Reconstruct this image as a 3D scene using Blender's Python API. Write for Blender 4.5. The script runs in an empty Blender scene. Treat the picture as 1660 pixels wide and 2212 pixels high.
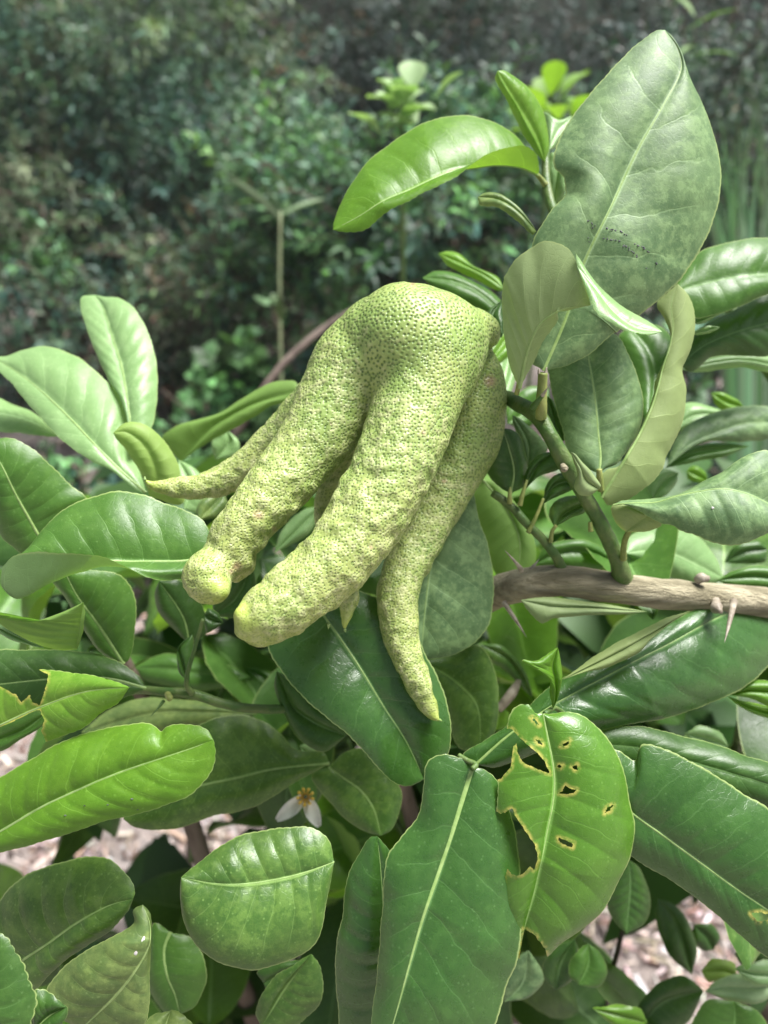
import bpy, math, random
import numpy as np
from mathutils import Matrix, Vector

random.seed(7)
rng = np.random.default_rng(7)
scene = bpy.context.scene
col = scene.collection

# ------------------------------------------------------------------ camera, sky, sun, exposure
CAM_H, PITCH = 1.10, 30.0
K = 2 * math.tan(math.radians(26.5))
cam_data = bpy.data.cameras.new('camera')
cam_data.sensor_fit = 'HORIZONTAL'
cam_data.sensor_width = 27.0
cam_data.lens = 27.0 / K
cam_data.clip_start = 0.01
cam_data.clip_end = 200
cam_data.dof.use_dof = True
cam_data.dof.focus_distance = 0.292
cam_data.dof.aperture_fstop = 7.4
cam = bpy.data.objects.new('camera', cam_data)
cam.location = (0, 0, CAM_H)
cam.rotation_euler = (math.radians(90 - PITCH), 0, 0)
col.objects.link(cam)
scene.camera = cam

SUN_EL, SUN_AZ = 66.0, 68.0          # high sun behind thin cloud, from the right and a little beyond
world = bpy.data.worlds.new('World')
scene.world = world
world.use_nodes = True
wn = world.node_tree
wn.nodes.clear()
sky = wn.nodes.new('ShaderNodeTexSky')
sky.sky_type = 'NISHITA'
sky.sun_disc = False
sky.sun_elevation = math.radians(SUN_EL)
sky.sun_rotation = math.radians(SUN_AZ)
sky.air_density = 1.0
sky.dust_density = 2.0
sky.ozone_density = 1.0
hs = wn.nodes.new('ShaderNodeHueSaturation')
hs.inputs['Saturation'].default_value = 0.6
bg = wn.nodes.new('ShaderNodeBackground')
bg.inputs['Strength'].default_value = 0.05
wo = wn.nodes.new('ShaderNodeOutputWorld')
wn.links.new(sky.outputs[0], hs.inputs['Color'])
wn.links.new(hs.outputs[0], bg.inputs['Color'])
wn.links.new(bg.outputs[0], wo.inputs['Surface'])

sun_data = bpy.data.lights.new('sun', 'SUN')
sun_data.energy = 4.7
sun_data.angle = math.radians(26)
sun_data.color = (1.0, 0.98, 0.95)
sun = bpy.data.objects.new('sun', sun_data)
sd = Vector((math.sin(math.radians(SUN_AZ)) * math.cos(math.radians(SUN_EL)),
             math.cos(math.radians(SUN_AZ)) * math.cos(math.radians(SUN_EL)),
             math.sin(math.radians(SUN_EL))))
sun.rotation_euler = sd.to_track_quat('Z', 'Y').to_euler()
sun.location = (0, 2, 5)
col.objects.link(sun)

scene.view_settings.view_transform = 'Standard'
scene.view_settings.look = 'None'
scene.view_settings.exposure = 1.14
scene.view_settings.gamma = 1.0
scene.render.engine = 'CYCLES'
scene.cycles.use_denoising = True
scene.cycles.max_bounces = 8
scene.cycles.transparent_max_bounces = 8
scene.cycles.caustics_reflective = False
scene.cycles.caustics_refractive = False

# ------------------------------------------------------------------ photo frame -> place
CR, SR = math.cos(math.radians(90 - PITCH)), math.sin(math.radians(90 - PITCH))
ROT = np.array([[1, 0, 0], [0, CR, -SR], [0, SR, CR]])
CAMP = np.array([0, 0, CAM_H])
CROPS = {'P': (0, 0, 1), 'A': (0, 0, .5), 'B': (830, 0, .5), 'C': (0, 598.9, .39459), 'D': (308.8, 580.2, .50733),
         'E': (1005, 598.9, .39459), 'F': (0, 1291.3, .41614), 'G': (514.7, 1291.3, .41614), 'H': (1005, 1291.3, .41614)}


def px(crop, pts):
    ox, oy, s = CROPS[crop]
    out = []
    for p in pts:
        if isinstance(p[0], str):
            o2 = CROPS[p[0]]
            out.append((o2[0] + p[1] * o2[2], o2[1] + p[2] * o2[2]))
        else:
            out.append((ox + p[0] * s, oy + p[1] * s))
    return np.array(out, float)


def cam_pt(xy, depth):
    """frame position + distance along the view axis (metres) -> camera space"""
    xy = np.asarray(xy, float)
    depth = np.asarray(depth, float)
    return np.stack([(xy[..., 0] - 830) / 1660 * K * depth, -(xy[..., 1] - 1106) / 1660 * K * depth, -depth], -1)


def to_world(p):
    return np.asarray(p) @ ROT.T + CAMP


def W(x, y, d):
    return to_world(cam_pt((x, y), d))


def spline(pts, n):
    """Catmull-Rom through pts, n samples evenly spaced by arc length"""
    pts = np.asarray(pts, float)
    if len(pts) == 2:
        t = np.linspace(0, 1, n)[:, None]
        return pts[0] * (1 - t) + pts[1] * t
    q = np.vstack([2 * pts[0] - pts[1], pts, 2 * pts[-1] - pts[-2]])
    out = []
    m = 24
    tt = np.linspace(0, 1, m, endpoint=False)[:, None]
    for i in range(1, len(q) - 2):
        p0, p1, p2, p3 = q[i - 1], q[i], q[i + 1], q[i + 2]
        d1 = max(np.linalg.norm(p2 - p1), 1e-9)
        a = np.linalg.norm(p1 - p0) + 1e-9
        b = np.linalg.norm(p3 - p2) + 1e-9
        m1 = (p2 - p0) / (a + d1) * d1
        m2 = (p3 - p1) / (b + d1) * d1
        out.append((2 * tt**3 - 3 * tt**2 + 1) * p1 + (tt**3 - 2 * tt**2 + tt) * m1 + (-2 * tt**3 + 3 * tt**2) * p2 + (tt**3 - tt**2) * m2)
    out.append(pts[-1:])
    c = np.vstack(out)
    s = np.r_[0, np.cumsum(np.linalg.norm(np.diff(c, axis=0), axis=1))]
    u = np.linspace(0, s[-1], n)
    return np.stack([np.interp(u, s, c[:, k]) for k in range(c.shape[1])], -1)


def hash3(i, j, k, seed):
    h = (i.astype(np.int64) * 374761393 + j.astype(np.int64) * 668265263 + k.astype(np.int64) * 2147483647 + seed * 1274126177) & 0xffffffff
    h = ((h ^ (h >> 13)) * 1274126177) & 0xffffffff
    h = h ^ (h >> 16)
    return (h & 0xffff).astype(np.float32) / 32767.5 - 1


def vnoise(p, seed=0):
    """value noise, p (...,3) -> -1..1"""
    f = np.floor(p)
    i = f.astype(np.int64)
    w = (p - f).astype(np.float32)
    w = w * w * (3 - 2 * w)
    r = 0
    for a in (0, 1):
        wa = w[..., 0] if a else 1 - w[..., 0]
        for b in (0, 1):
            wb = w[..., 1] if b else 1 - w[..., 1]
            for c in (0, 1):
                wc = w[..., 2] if c else 1 - w[..., 2]
                r = r + wa * wb * wc * hash3(i[..., 0] + a, i[..., 1] + b, i[..., 2] + c, seed)
    return r


def wavy(p, seed):
    r = np.random.default_rng(seed)
    out = 0
    for f in (.7, .9, 1.2, 1.6, 2.2, 3.0):
        k = r.normal(0, 1, 3)
        k *= f * 1.6 / np.linalg.norm(k)
        out = out + np.sin(p @ k + r.uniform(0, 6.3)) / f
    return out * .5


# ------------------------------------------------------------------ node helpers
class G:
    def __init__(s, name):
        s.m = bpy.data.materials.new(name)
        s.m.use_nodes = True
        s.nt = s.m.node_tree
        s.nt.nodes.clear()
        s.out = s.nt.nodes.new('ShaderNodeOutputMaterial')

    def n(s, typ, ins=None, **props):
        nd = s.nt.nodes.new(typ)
        for k, v in props.items():
            setattr(nd, k, v)
        for k, v in (ins or {}).items():
            s.put(nd.inputs[k], v)
        return nd

    def put(s, sock, v):
        if isinstance(v, bpy.types.NodeSocket):
            s.nt.links.new(v, sock)
        elif isinstance(v, (tuple, list)) and sock.type == 'RGBA' and len(v) == 3:
            sock.default_value = (*v, 1)
        else:
            sock.default_value = v

    def math(s, op, a, b=0.0, c=None, clamp=False):
        ins = {0: a, 1: b}
        if c is not None:
            ins[2] = c
        return s.n('ShaderNodeMath', ins, operation=op, use_clamp=clamp).outputs[0]

    def mix(s, f, a, b, blend='MIX'):
        nd = s.n('ShaderNodeMix', data_type='RGBA', blend_type=blend)
        s.put(nd.inputs[0], f)
        s.put(nd.inputs[6], a)
        s.put(nd.inputs[7], b)
        return nd.outputs[2]

    def ss(s, x, lo, hi):
        nd = s.n('ShaderNodeMapRange', interpolation_type='SMOOTHSTEP')
        s.put(nd.inputs[0], x)
        s.put(nd.inputs[1], lo)
        s.put(nd.inputs[2], hi)
        return nd.outputs[0]

    def noise(s, vec, scale, detail=2.0, rough=0.5):
        return s.n('ShaderNodeTexNoise', {'Vector': vec, 'Scale': scale, 'Detail': detail, 'Roughness': rough}).outputs[0]

    def vor(s, vec, scale, rand=1.0, feature='F1'):
        return s.n('ShaderNodeTexVoronoi', {'Vector': vec, 'Scale': scale, 'Randomness': rand}, feature=feature)

    def bump(s, h, dist, strength=1.0, normal=None):
        nd = s.n('ShaderNodeBump', {'Height': h, 'Distance': dist, 'Strength': strength})
        if normal is not None:
            s.put(nd.inputs['Normal'], normal)
        return nd.outputs[0]

    def objvec(s, jitter=True):
        tc = s.n('ShaderNodeTexCoord').outputs['Object']
        if not jitter:
            return tc
        r = s.n('ShaderNodeObjectInfo').outputs['Random']
        return s.n('ShaderNodeVectorMath', {0: tc, 1: s.math('MULTIPLY', r, 37.0)}, operation='ADD').outputs[0]


def leaf_material(name, top, top2, under, trans, rough=0.36, mottle=0.5, gloss=0.5, tr=0.3, veins=9.0, dots=0.5, vein_vis=0.2, vein_col=None, rib=0.75):
    g = G(name)
    vec = g.objvec()
    uv = g.n('ShaderNodeUVMap', uv_map='uv').outputs[0]
    sp = g.n('ShaderNodeSeparateXYZ', {0: uv})
    u, v01 = sp.outputs[0], sp.outputs[1]
    v = g.math('MULTIPLY_ADD', v01, 2.0, -1.0)
    av = g.math('ABSOLUTE', v)
    side = g.math('MULTIPLY', g.math('GREATER_THAN', v, 0.0), 0.42)
    n_lo = g.noise(vec, 45, 3)
    n_mid = g.noise(vec, 260, 4, 0.65)
    n_hi = g.noise(vec, 1500, 3, 0.6)
    wob = g.math('MULTIPLY', g.math('SUBTRACT', g.noise(vec, 70, 2), 0.5), 0.55)
    s = g.math('MULTIPLY_ADD', g.math('SUBTRACT', u, g.math('MULTIPLY', g.math('POWER', av, 1.25), 0.13)), veins, g.math('ADD', side, wob))
    tri = g.math('ABSOLUTE', g.math('MULTIPLY_ADD', g.math('FRACT', s), 2.0, -1.0))     # 1 on a vein
    line = g.math('MULTIPLY', g.ss(tri, 0.93, 0.995), g.ss(av, 0.95, 0.55))
    fine = g.vor(vec, 420, 1.0, 'DISTANCE_TO_EDGE').outputs['Distance']
    net = g.ss(fine, 0.07, 0.0)
    base = g.mix(g.math('MULTIPLY', g.ss(n_mid, 0.42, 0.72), mottle), top, top2)
    base = g.mix(g.math('MULTIPLY', g.ss(n_lo, 0.35, 0.75), mottle * 0.6), base, top2)
    n_pt = g.noise(vec, 105, 6, 0.72)
    base = g.mix(g.math('MULTIPLY', g.ss(n_pt, 0.5, 0.62), mottle * 0.8), base, tuple(min(1, q * 1.25) for q in top2))
    base = g.mix(g.math('MULTIPLY', g.ss(n_pt, 0.46, 0.36), mottle * 0.6), base, tuple(q * 0.72 for q in top))
    base = g.mix(g.math('MULTIPLY', net, 0.10 + 0.15 * mottle), base, top2)
    vc = vein_col or tuple(min(1, c * 1.6 + 0.05) for c in top2)
    base = g.mix(g.math('MULTIPLY', line, vein_vis), base, vc)
    dv = g.vor(vec, 520, 1.0)
    dot = g.math('MULTIPLY', g.ss(dv.outputs['Distance'], 0.30, 0.12), g.ss(g.n('ShaderNodeSeparateColor', {0: dv.outputs['Color']}).outputs[0], 0.35, 0.7))
    base = g.mix(g.math('MULTIPLY', dot, dots * 0.6), base, vc)
    ribw = g.math('MULTIPLY_ADD', u, -0.03, 0.05)
    ribm = g.ss(av, ribw, g.math('MULTIPLY', ribw, 0.45))
    base = g.mix(g.math('MULTIPLY', ribm, rib), base, vc)
    marg = g.ss(av, 0.972, 0.995)
    base = g.mix(g.math('MULTIPLY', marg, 0.7), base, (0.38, 0.48, 0.17))
    wear = g.math('MULTIPLY', g.n('ShaderNodeAttribute', attribute_name='wear').outputs['Fac'], g.ss(g.noise(vec, 480, 3, .6), .3, .62))
    base = g.mix(g.math('MULTIPLY', wear, 0.9), base, (0.55, 0.5, 0.12))
    u_base = g.mix(g.math('MULTIPLY', g.ss(n_mid, 0.4, 0.7), 0.3), under, tuple(c * 0.75 for c in under))
    u_base = g.mix(g.math('MULTIPLY', line, 0.35), u_base, tuple(min(1, c * 1.5) for c in under))
    u_base = g.mix(g.math('MULTIPLY', marg, 0.5), u_base, (0.4, 0.5, 0.18))
    u_base = g.mix(g.math('MULTIPLY', wear, 0.8), u_base, (0.55, 0.5, 0.12))
    back = g.n('ShaderNodeNewGeometry').outputs['Backfacing']
    colr = g.mix(back, base, u_base)
    h = g.math('MULTIPLY_ADD', line, -0.35, g.math('MULTIPLY_ADD', n_hi, 0.22, g.math('MULTIPLY_ADD', net, -0.16, g.math('MULTIPLY', n_mid, 0.5))))
    nrm = g.bump(h, 0.0005, 0.3)
    r = g.math('MULTIPLY_ADD', n_mid, 0.25, g.math('MULTIPLY_ADD', back, 0.25, rough - 0.17))
    p = g.n('ShaderNodeBsdfPrincipled', {'Base Color': colr, 'Roughness': r, 'Specular IOR Level': gloss * 0.8, 'Normal': nrm})
    tcol = g.mix(g.math('MULTIPLY', line, 0.5), g.mix(n_lo, trans, tuple(c * 0.75 for c in trans)), tuple(min(1, c * 1.25) for c in trans))
    tcol = g.mix(g.math('MULTIPLY', wear, 0.9), tcol, (0.8, 0.7, 0.15))
    t = g.n('ShaderNodeBsdfTranslucent', {'Color': tcol, 'Normal': nrm})
    mx = g.n('ShaderNodeMixShader', {0: tr, 1: p.outputs[0], 2: t.outputs[0]})
    g.put(g.out.inputs[0], mx.outputs[0])
    return g.m


M = {}
# the leaf kinds seen on the bush: deep glossy, mid, mottled grey-green, fresh bright, pale young with sheen in the colour, yellowing, back-lit
M['dark'] = leaf_material('leaf_dark', (0.036, 0.090, 0.018), (0.066, 0.142, 0.028), (0.13, 0.22, 0.08), (0.18, 0.4, 0.03), rough=0.42, mottle=0.4, tr=0.18, gloss=0.5)
M['mid'] = leaf_material('leaf_mid', (0.058, 0.145, 0.024), (0.10, 0.21, 0.038), (0.17, 0.28, 0.1), (0.24, 0.5, 0.04), rough=0.43, mottle=0.4, tr=0.24)
M['mottled'] = leaf_material('leaf_mottled', (0.05, 0.122, 0.024), (0.145, 0.25, 0.052), (0.27, 0.36, 0.15), (0.28, 0.45, 0.06), rough=0.38, mottle=0.5, tr=0.2, dots=0.6)
M['grey'] = leaf_material('leaf_greygreen', (0.10, 0.18, 0.075), (0.21, 0.32, 0.135), (0.2, 0.3, 0.13), (0.2, 0.42, 0.07), rough=0.55, mottle=0.85, tr=0.2, dots=0.4, vein_vis=0.26, veins=8)
M['fresh'] = leaf_material('leaf_fresh', (0.09, 0.215, 0.016), (0.15, 0.30, 0.028), (0.2, 0.34, 0.08), (0.34, 0.62, 0.04), rough=0.44, mottle=0.35, tr=0.34)
M['lime'] = leaf_material('leaf_lime', (0.13, 0.29, 0.03), (0.21, 0.37, 0.05), (0.27, 0.4, 0.1), (0.42, 0.7, 0.06), rough=0.35, mottle=0.45, tr=0.36)
M['pale'] = leaf_material('leaf_pale_sheen', (0.23, 0.39, 0.15), (0.33, 0.49, 0.22), (0.36, 0.5, 0.26), (0.35, 0.6, 0.12), rough=0.42, mottle=0.3, tr=0.3, gloss=0.6, vein_vis=0.2)  # sheen of the left leaves put into the lighter base colour
M['olive'] = leaf_material('leaf_olive', (0.09, 0.16, 0.05), (0.2, 0.27, 0.08), (0.27, 0.35, 0.13), (0.34, 0.48, 0.06), rough=0.45, mottle=0.8, tr=0.26)


M['deep'] = leaf_material('leaf_deep', (0.034, 0.098, 0.018), (0.058, 0.145, 0.028), (0.15, 0.25, 0.08), (0.2, 0.45, 0.03), rough=0.34, mottle=0.35, tr=0.17, gloss=0.75)
M['shiny'] = leaf_material('leaf_shiny', (0.075, 0.19, 0.018), (0.12, 0.26, 0.032), (0.2, 0.34, 0.08), (0.32, 0.6, 0.04), rough=0.35, mottle=0.3, tr=0.26, gloss=0.75)


def simple(name, c1, c2, scale, rough=0.6, bump=0.0005, bscale=None, stretch=None, spec=0.4):
    g = G(name)
    vec = g.objvec()
    if stretch:
        vec = g.n('ShaderNodeMapping', {'Vector': vec, 'Scale': stretch}).outputs[0]
    n1 = g.noise(vec, scale, 4, 0.6)
    c = g.mix(g.ss(n1, 0.35, 0.68), c1, c2)
    nb = g.noise(vec, bscale or scale * 3, 4, 0.65)
    p = g.n('ShaderNodeBsdfPrincipled', {'Base Color': c, 'Roughness': rough, 'Specular IOR Level': spec, 'Normal': g.bump(nb, bump)})
    g.put(g.out.inputs[0], p.outputs[0])
    return g.m


M['rib'] = simple('leaf_rib', (0.22, 0.34, 0.1), (0.3, 0.42, 0.15), 300, 0.4, 0.0001)
M['twig'] = simple('green_twig', (0.055, 0.125, 0.022), (0.12, 0.17, 0.05), 130, 0.45, 0.0005, 500)
M['twig_yellow'] = simple('yellow_twig', (0.17, 0.22, 0.05), (0.28, 0.31, 0.09), 160, 0.5, 0.0004, 500)
M['thorn'] = simple('thorn_wood', (0.22, 0.185, 0.14), (0.40, 0.35, 0.28), 200, 0.5, 0.0003)
M['bark'] = simple('grey_bark', (0.21, 0.185, 0.115), (0.46, 0.41, 0.28), 90, 0.85, 0.003, 330, (0.22, 1.6, 1.6))
M['trunk'] = simple('brown_bark', (0.10, 0.075, 0.055), (0.2, 0.155, 0.12), 50, 0.85, 0.002, 200, (1, 1, 0.3))


# ------------------------------------------------------------------ mesh helpers
def link(name, verts, faces, mat, parent=None, origin=None, smooth=True, uv=None, attr=None, mats=None):
    verts = np.asarray(verts, float)
    o0 = np.zeros(3) if origin is None else np.asarray(origin, float)
    me = bpy.data.meshes.new(name)
    me.from_pydata((verts - o0).tolist(), [], faces if isinstance(faces, list) else faces.tolist())
    if uv is not None:
        l = me.uv_layers.new(name='uv')
        li = np.empty(len(me.loops), np.int32)
        me.loops.foreach_get('vertex_index', li)
        l.data.foreach_set('uv', np.asarray(uv, np.float32)[li].ravel())
    for k, val in (attr or {}).items():
        a = me.attributes.new(k, 'FLOAT', 'POINT')
        a.data.foreach_set('value', np.asarray(val, np.float32))
    if smooth:
        me.polygons.foreach_set('use_smooth', np.ones(len(me.polygons), bool))
    me.materials.append(mat)
    me.update()
    ob = bpy.data.objects.new(name, me)
    col.objects.link(ob)
    if parent is not None:
        ob.parent = parent
        off = o0 - np.array(abs_loc(parent)) if origin is not None else -np.array(abs_loc(parent))
        ob.location = off
    elif origin is not None:
        ob.location = o0
    return ob


def abs_loc(o):
    p = np.array(o.location)
    while o.parent is not None:
        o = o.parent
        p = p + np.array(o.location)
    return p


def empty(name, loc, label=None, cat=None, group=None):
    o = bpy.data.objects.new(name, None)
    o.empty_display_size = 0.02
    o.location = loc
    col.objects.link(o)
    tag(o, label, cat, group)
    return o


def tag(o, label=None, cat=None, group=None, kind=None):
    for k, val in (('label', label), ('category', cat), ('group', group), ('kind', kind)):
        if val:
            o[k] = val
    return o


def tube_geo(pts, rad, sides=10, n=None, lump=0.0, seed=0, flat=None):
    """pts world (k,3), rad per point -> verts, faces; closed ends"""
    pts = np.asarray(pts, float)
    rad = np.asarray(rad, float)
    n = n or max(8, 6 * len(pts))
    c = spline(np.hstack([pts, rad[:, None] * 0.05]), n)
    path = c[:, :3]
    s0 = np.r_[0, np.cumsum(np.linalg.norm(np.diff(pts, axis=0), axis=1))]
    s1 = np.r_[0, np.cumsum(np.linalg.norm(np.diff(path, axis=0), axis=1))]
    r = np.interp(s1 / s1[-1], s0 / s0[-1], rad)
    tan = np.gradient(path, axis=0)
    tan /= np.linalg.norm(tan, axis=1)[:, None] + 1e-12
    a = np.cross(tan[0], [0.3, 0.2, 0.93])
    a /= np.linalg.norm(a)
    vs = []
    ang = np.linspace(0, 2 * math.pi, sides, endpoint=False)
    for i in range(n):
        a = a - tan[i] * a.dot(tan[i])
        a /= np.linalg.norm(a) + 1e-12
        b = np.cross(tan[i], a)
        ring = path[i] + r[i] * (np.cos(ang)[:, None] * a + np.sin(ang)[:, None] * b)
        vs.append(ring)
    v = np.array(vs)
    if lump:
        nz = vnoise(v / (r.mean() * 1.3) + seed * 7.1, seed)
        v = path[:, None] + (v - path[:, None]) * (1 + lump * nz[..., None])
    v = v.reshape(-1, 3)
    f = []
    for i in range(n - 1):
        for j in range(sides):
            k = (j + 1) % sides
            f.append((i * sides + j, i * sides + k, (i + 1) * sides + k, (i + 1) * sides + j))
    f.append(tuple(range(sides - 1, -1, -1)))
    f.append(tuple((n - 1) * sides + j for j in range(sides)))
    return v, f


def tube(name, pts, rad, mat, parent=None, sides=10, n=None, lump=0.0, seed=0):
    v, f = tube_geo(pts, rad, sides, n, lump, seed)
    return link(name, v, f, mat, parent, origin=np.asarray(pts[0], float))


def in_poly(p, poly):
    x, y = p[:, 0], p[:, 1]
    ins = np.zeros(len(p), bool)
    j = len(poly) - 1
    for i in range(len(poly)):
        xi, yi = poly[i]
        xj, yj = poly[j]
        c = ((yi > y) != (yj > y)) & (x < (xj - xi) * (y - yi) / (yj - yi + 1e-12) + xi)
        ins ^= c
        j = i
    return ins


def near_poly(p, poly):
    """distance and nearest point on the outline"""
    best = np.full(len(p), 1e9)
    pt = np.zeros_like(p)
    for i in range(len(poly)):
        a, b = poly[i - 1], poly[i]
        ab = b - a
        t = np.clip(((p - a) @ ab) / (ab @ ab + 1e-12), 0, 1)
        q = a + t[:, None] * ab
        d = np.linalg.norm(p - q, axis=1)
        m = d < best
        best[m] = d[m]
        pt[m] = q[m]
    return best, pt


# ------------------------------------------------------------------ the citron bush: one leaf
TREE = None
LEAVES = []
SURF = {}


def prof(val, t):
    if np.isscalar(val):
        return val * np.sin(math.pi * np.clip(t, 0, 1)) ** 0.7
    return np.interp(t, np.linspace(0, 1, len(val)), val)


def leaf(crop, mid, left, right, d, mat='mid', dl=0.0, dr=0.0, bl=0.25, br=0.25, nu=None, nv=None, quilt=0.02, veins=9, serr=0.03,
         under=False, holes=(), label=None, rib=True, wav=0.06, open_tip=False, open_base=False, name='leaf', parent=None, wear_d=7.0, ribr=0.075):
    """mid / left / right: base to tip in a photo crop; d: distances (cm) base to tip; dl / dr: how far the edges lie behind the midrib (cm);
    bl / br: how far each half bellies towards the viewer (cm)."""
    sd_ = len(LEAVES) + 1
    mxy = px(crop, mid)
    lr = left if isinstance(left[0], list) else [left]
    rr = right if isinstance(right[0], list) else [right]
    dl = dl if isinstance(dl, list) else [dl]
    dr = dr if isinstance(dr, list) else [dr]
    d = (d, d) if np.isscalar(d) else d
    plen = np.linalg.norm(np.diff(mxy, axis=0), axis=1).sum()
    size = plen / 1660 * d[0]                      # about the length in cm
    far = d[0] > 36
    nu = nu or int(min(220, max(50, size * (9 if far else 17))))
    nv = nv or (9 if far else 15)
    t = np.linspace(0, 1, nu + 1)
    mz = np.interp(t, np.linspace(0, 1, len(d)), d)
    m3 = cam_pt(spline(mxy, nu + 1), mz)
    sides = []
    for rails, dz, bulge in ((lr, dl, bl), (rr, dr, br)):
        pts = [m3]
        for r_, o_ in zip(rails, dz):
            e = px(crop, r_)
            e = np.vstack(([] if open_base else [mxy[:1]]) + [e] + ([] if open_tip else [mxy[-1:]]))
            pts.append(cam_pt(spline(e, nu + 1), mz + prof(o_, t)))
        P = np.array(pts)                           # k, nu+1, 3
        ss_ = np.linspace(0, 1, nv + 1)
        if len(P) == 2:
            S = P[0][:, None] * (1 - ss_)[None, :, None] + P[1][:, None] * ss_[None, :, None]
        else:
            k = len(P) - 1
            q = np.concatenate([[2 * P[0] - P[1]], P, [2 * P[-1] - P[-2]]])
            S = np.zeros((nu + 1, nv + 1, 3))
            for jj, s_ in enumerate(ss_):
                i = min(int(s_ * k), k - 1)
                f = s_ * k - i
                p0, p1, p2, p3 = q[i], q[i + 1], q[i + 2], q[i + 3]
                S[:, jj] = 0.5 * (2 * p1 + (p2 - p0) * f + (2 * p0 - 5 * p1 + 4 * p2 - p3) * f * f + (3 * p1 - p0 - 3 * p2 + p3) * f**3)
        S[..., 2] += (prof(bulge, t)[:, None] * (4 * ss_ * (1 - ss_))[None])
        # gentle waves near the margin
        ph = sd_ * 1.7 + (0 if rails is lr else 2.1)
        S[..., 2] += wav * np.sin(t * 14 + ph)[:, None] * (ss_**2)[None] * np.sin(math.pi * t)[:, None] ** .5
        # fine teeth along the margin
        out = S[:, -1] - S[:, -2]
        out /= np.linalg.norm(out, axis=1)[:, None] + 1e-9
        L = np.r_[0, np.cumsum(np.linalg.norm(np.diff(S[:, -1], axis=0), axis=1))]
        tooth = (np.abs(np.sin(L * math.pi / 0.34 + sd_)) - 0.6 + 0.5 * np.sin(L * 5.1 + sd_ * 3)) * serr
        S[:, -1] += out * tooth[:, None]
        sides.append(S)
    grid = np.concatenate([sides[0][:, :0:-1], sides[1]], 1)       # nu+1, 2nv+1
    vv = np.r_[-np.linspace(0, 1, nv + 1)[:0:-1], np.linspace(0, 1, nv + 1)]
    du = np.gradient(grid, axis=0)
    dv = np.gradient(grid, axis=1)
    nrm = np.cross(du, dv)
    nrm /= np.linalg.norm(nrm, axis=2)[..., None] + 1e-12
    view = -grid / np.linalg.norm(grid, axis=2)[..., None]
    flip = np.sum(nrm[2:-2] * view[2:-2]) < 0
    if under:
        flip = not flip
    up = -nrm if flip else nrm
    av = np.abs(vv)
    ph = veins * (t[:, None] - 0.13 * av[None] ** 1.25) + 0.42 * (vv > 0)[None]
    tri = np.abs(2 * (ph % 1) - 1)
    w_ = np.sin(math.pi * t)[:, None] ** .6 * np.clip(1 - av**6, 0, 1)[None] * np.clip(av * 8, 0, 1)[None]
    hw = np.concatenate([np.repeat(np.linalg.norm(sides[0][:, -1] - m3, axis=1)[:, None], nv, 1), np.repeat(np.linalg.norm(sides[1][:, -1] - m3, axis=1)[:, None], nv + 1, 1)], 1)
    grid = grid + up * ((0.35 - tri**3) * quilt * 2.2 * w_ * np.clip(hw / 2.0, 0, 1) ** 1.5)[..., None]
    nz = wavy(grid, sd_)
    grid = grid + up * (nz * 0.045 * np.sin(math.pi * t)[:, None])[..., None]
    V = grid.reshape(-1, 3)
    nc = 2 * nv + 1
    ii, jj = np.meshgrid(np.arange(nu), np.arange(nc - 1), indexing='ij')
    a = (ii * nc + jj).ravel()
    F = np.stack([a, a + 1, a + nc + 1, a + nc], 1)
    # F winding: normal = (col dir) x (row dir)
    if not flip:
        F = F[:, ::-1]
    uvs = np.stack([np.repeat(t, nc), np.tile((vv + 1) / 2, nu + 1)], 1)
    wear = np.zeros(len(V))
    keep = np.ones(len(F), bool)
    if len(holes):
        p2 = np.stack([V[:, 0] / -V[:, 2] / K * 1660 + 830, -V[:, 1] / -V[:, 2] / K * 1660 + 1106], 1)
        for h in holes:
            poly = px(crop, h)
            # ragged, chewed outline
            dense = []
            for i in range(len(poly)):
                a_, b_ = poly[i - 1], poly[i]
                for q_ in np.linspace(0, 1, 5, endpoint=False):
                    dense.append(a_ + (b_ - a_) * q_ + rng.normal(0, 0.7, 2))
            poly = np.array(dense)
            ins = in_poly(p2, poly)
            dist, near = near_poly(p2, poly)
            cen = p2[F].mean(1)
            kk = ~in_poly(cen, poly)
            keep &= kk
            used = np.zeros(len(V), bool)
            used[F[kk].ravel()] = True
            mv = ins & used
            delta = near[mv] - p2[mv]
            V[mv, 0] += delta[:, 0] / 1660 * K * -V[mv, 2]
            V[mv, 1] -= delta[:, 1] / 1660 * K * -V[mv, 2]
            wear = np.maximum(wear, np.where(ins, 1, np.clip(1.25 - dist / wear_d, 0, 1)))
    F = F[keep]
    Wv = to_world(V * 0.01)
    org = Wv[nv]
    pr = parent or TREE
    ob = link(name, Wv, F, M[mat], pr, origin=org, uv=uvs, attr={'wear': wear})
    if label:
        ob['label'] = label
    LEAVES.append(ob)
    SURF[ob.name] = (V.copy(), up.reshape(-1, 3), org)
    if rib:
        # midrib: a low rounded ridge standing proud of both faces
        n_ = max(12, nu // 3)
        idx = np.linspace(0, int(nu * 0.96), n_).astype(int)
        c = grid[idx, nv]
        tn = np.gradient(c, axis=0)
        tn /= np.linalg.norm(tn, axis=1)[:, None] + 1e-9
        wd = dv[idx, nv]
        wd = grid[idx, nv + 1] - grid[idx, nv - 1]
        wd -= tn * np.sum(wd * tn, 1)[:, None]
        wd /= np.linalg.norm(wd, axis=1)[:, None] + 1e-9
        wd[0] = wd[1]
        nn = np.cross(tn, wd)
        r_ = np.interp(np.linspace(0, 1, n_), [0, .3, 1], [ribr, ribr * .75, ribr * .15])
        an = np.linspace(0, 2 * math.pi, 8, endpoint=False)
        ring = c[:, None] + r_[:, None, None] * (np.cos(an)[None, :, None] * wd[:, None] + 0.55 * np.sin(an)[None, :, None] * nn[:, None])
        rv = to_world(ring.reshape(-1, 3) * 0.01)
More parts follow.
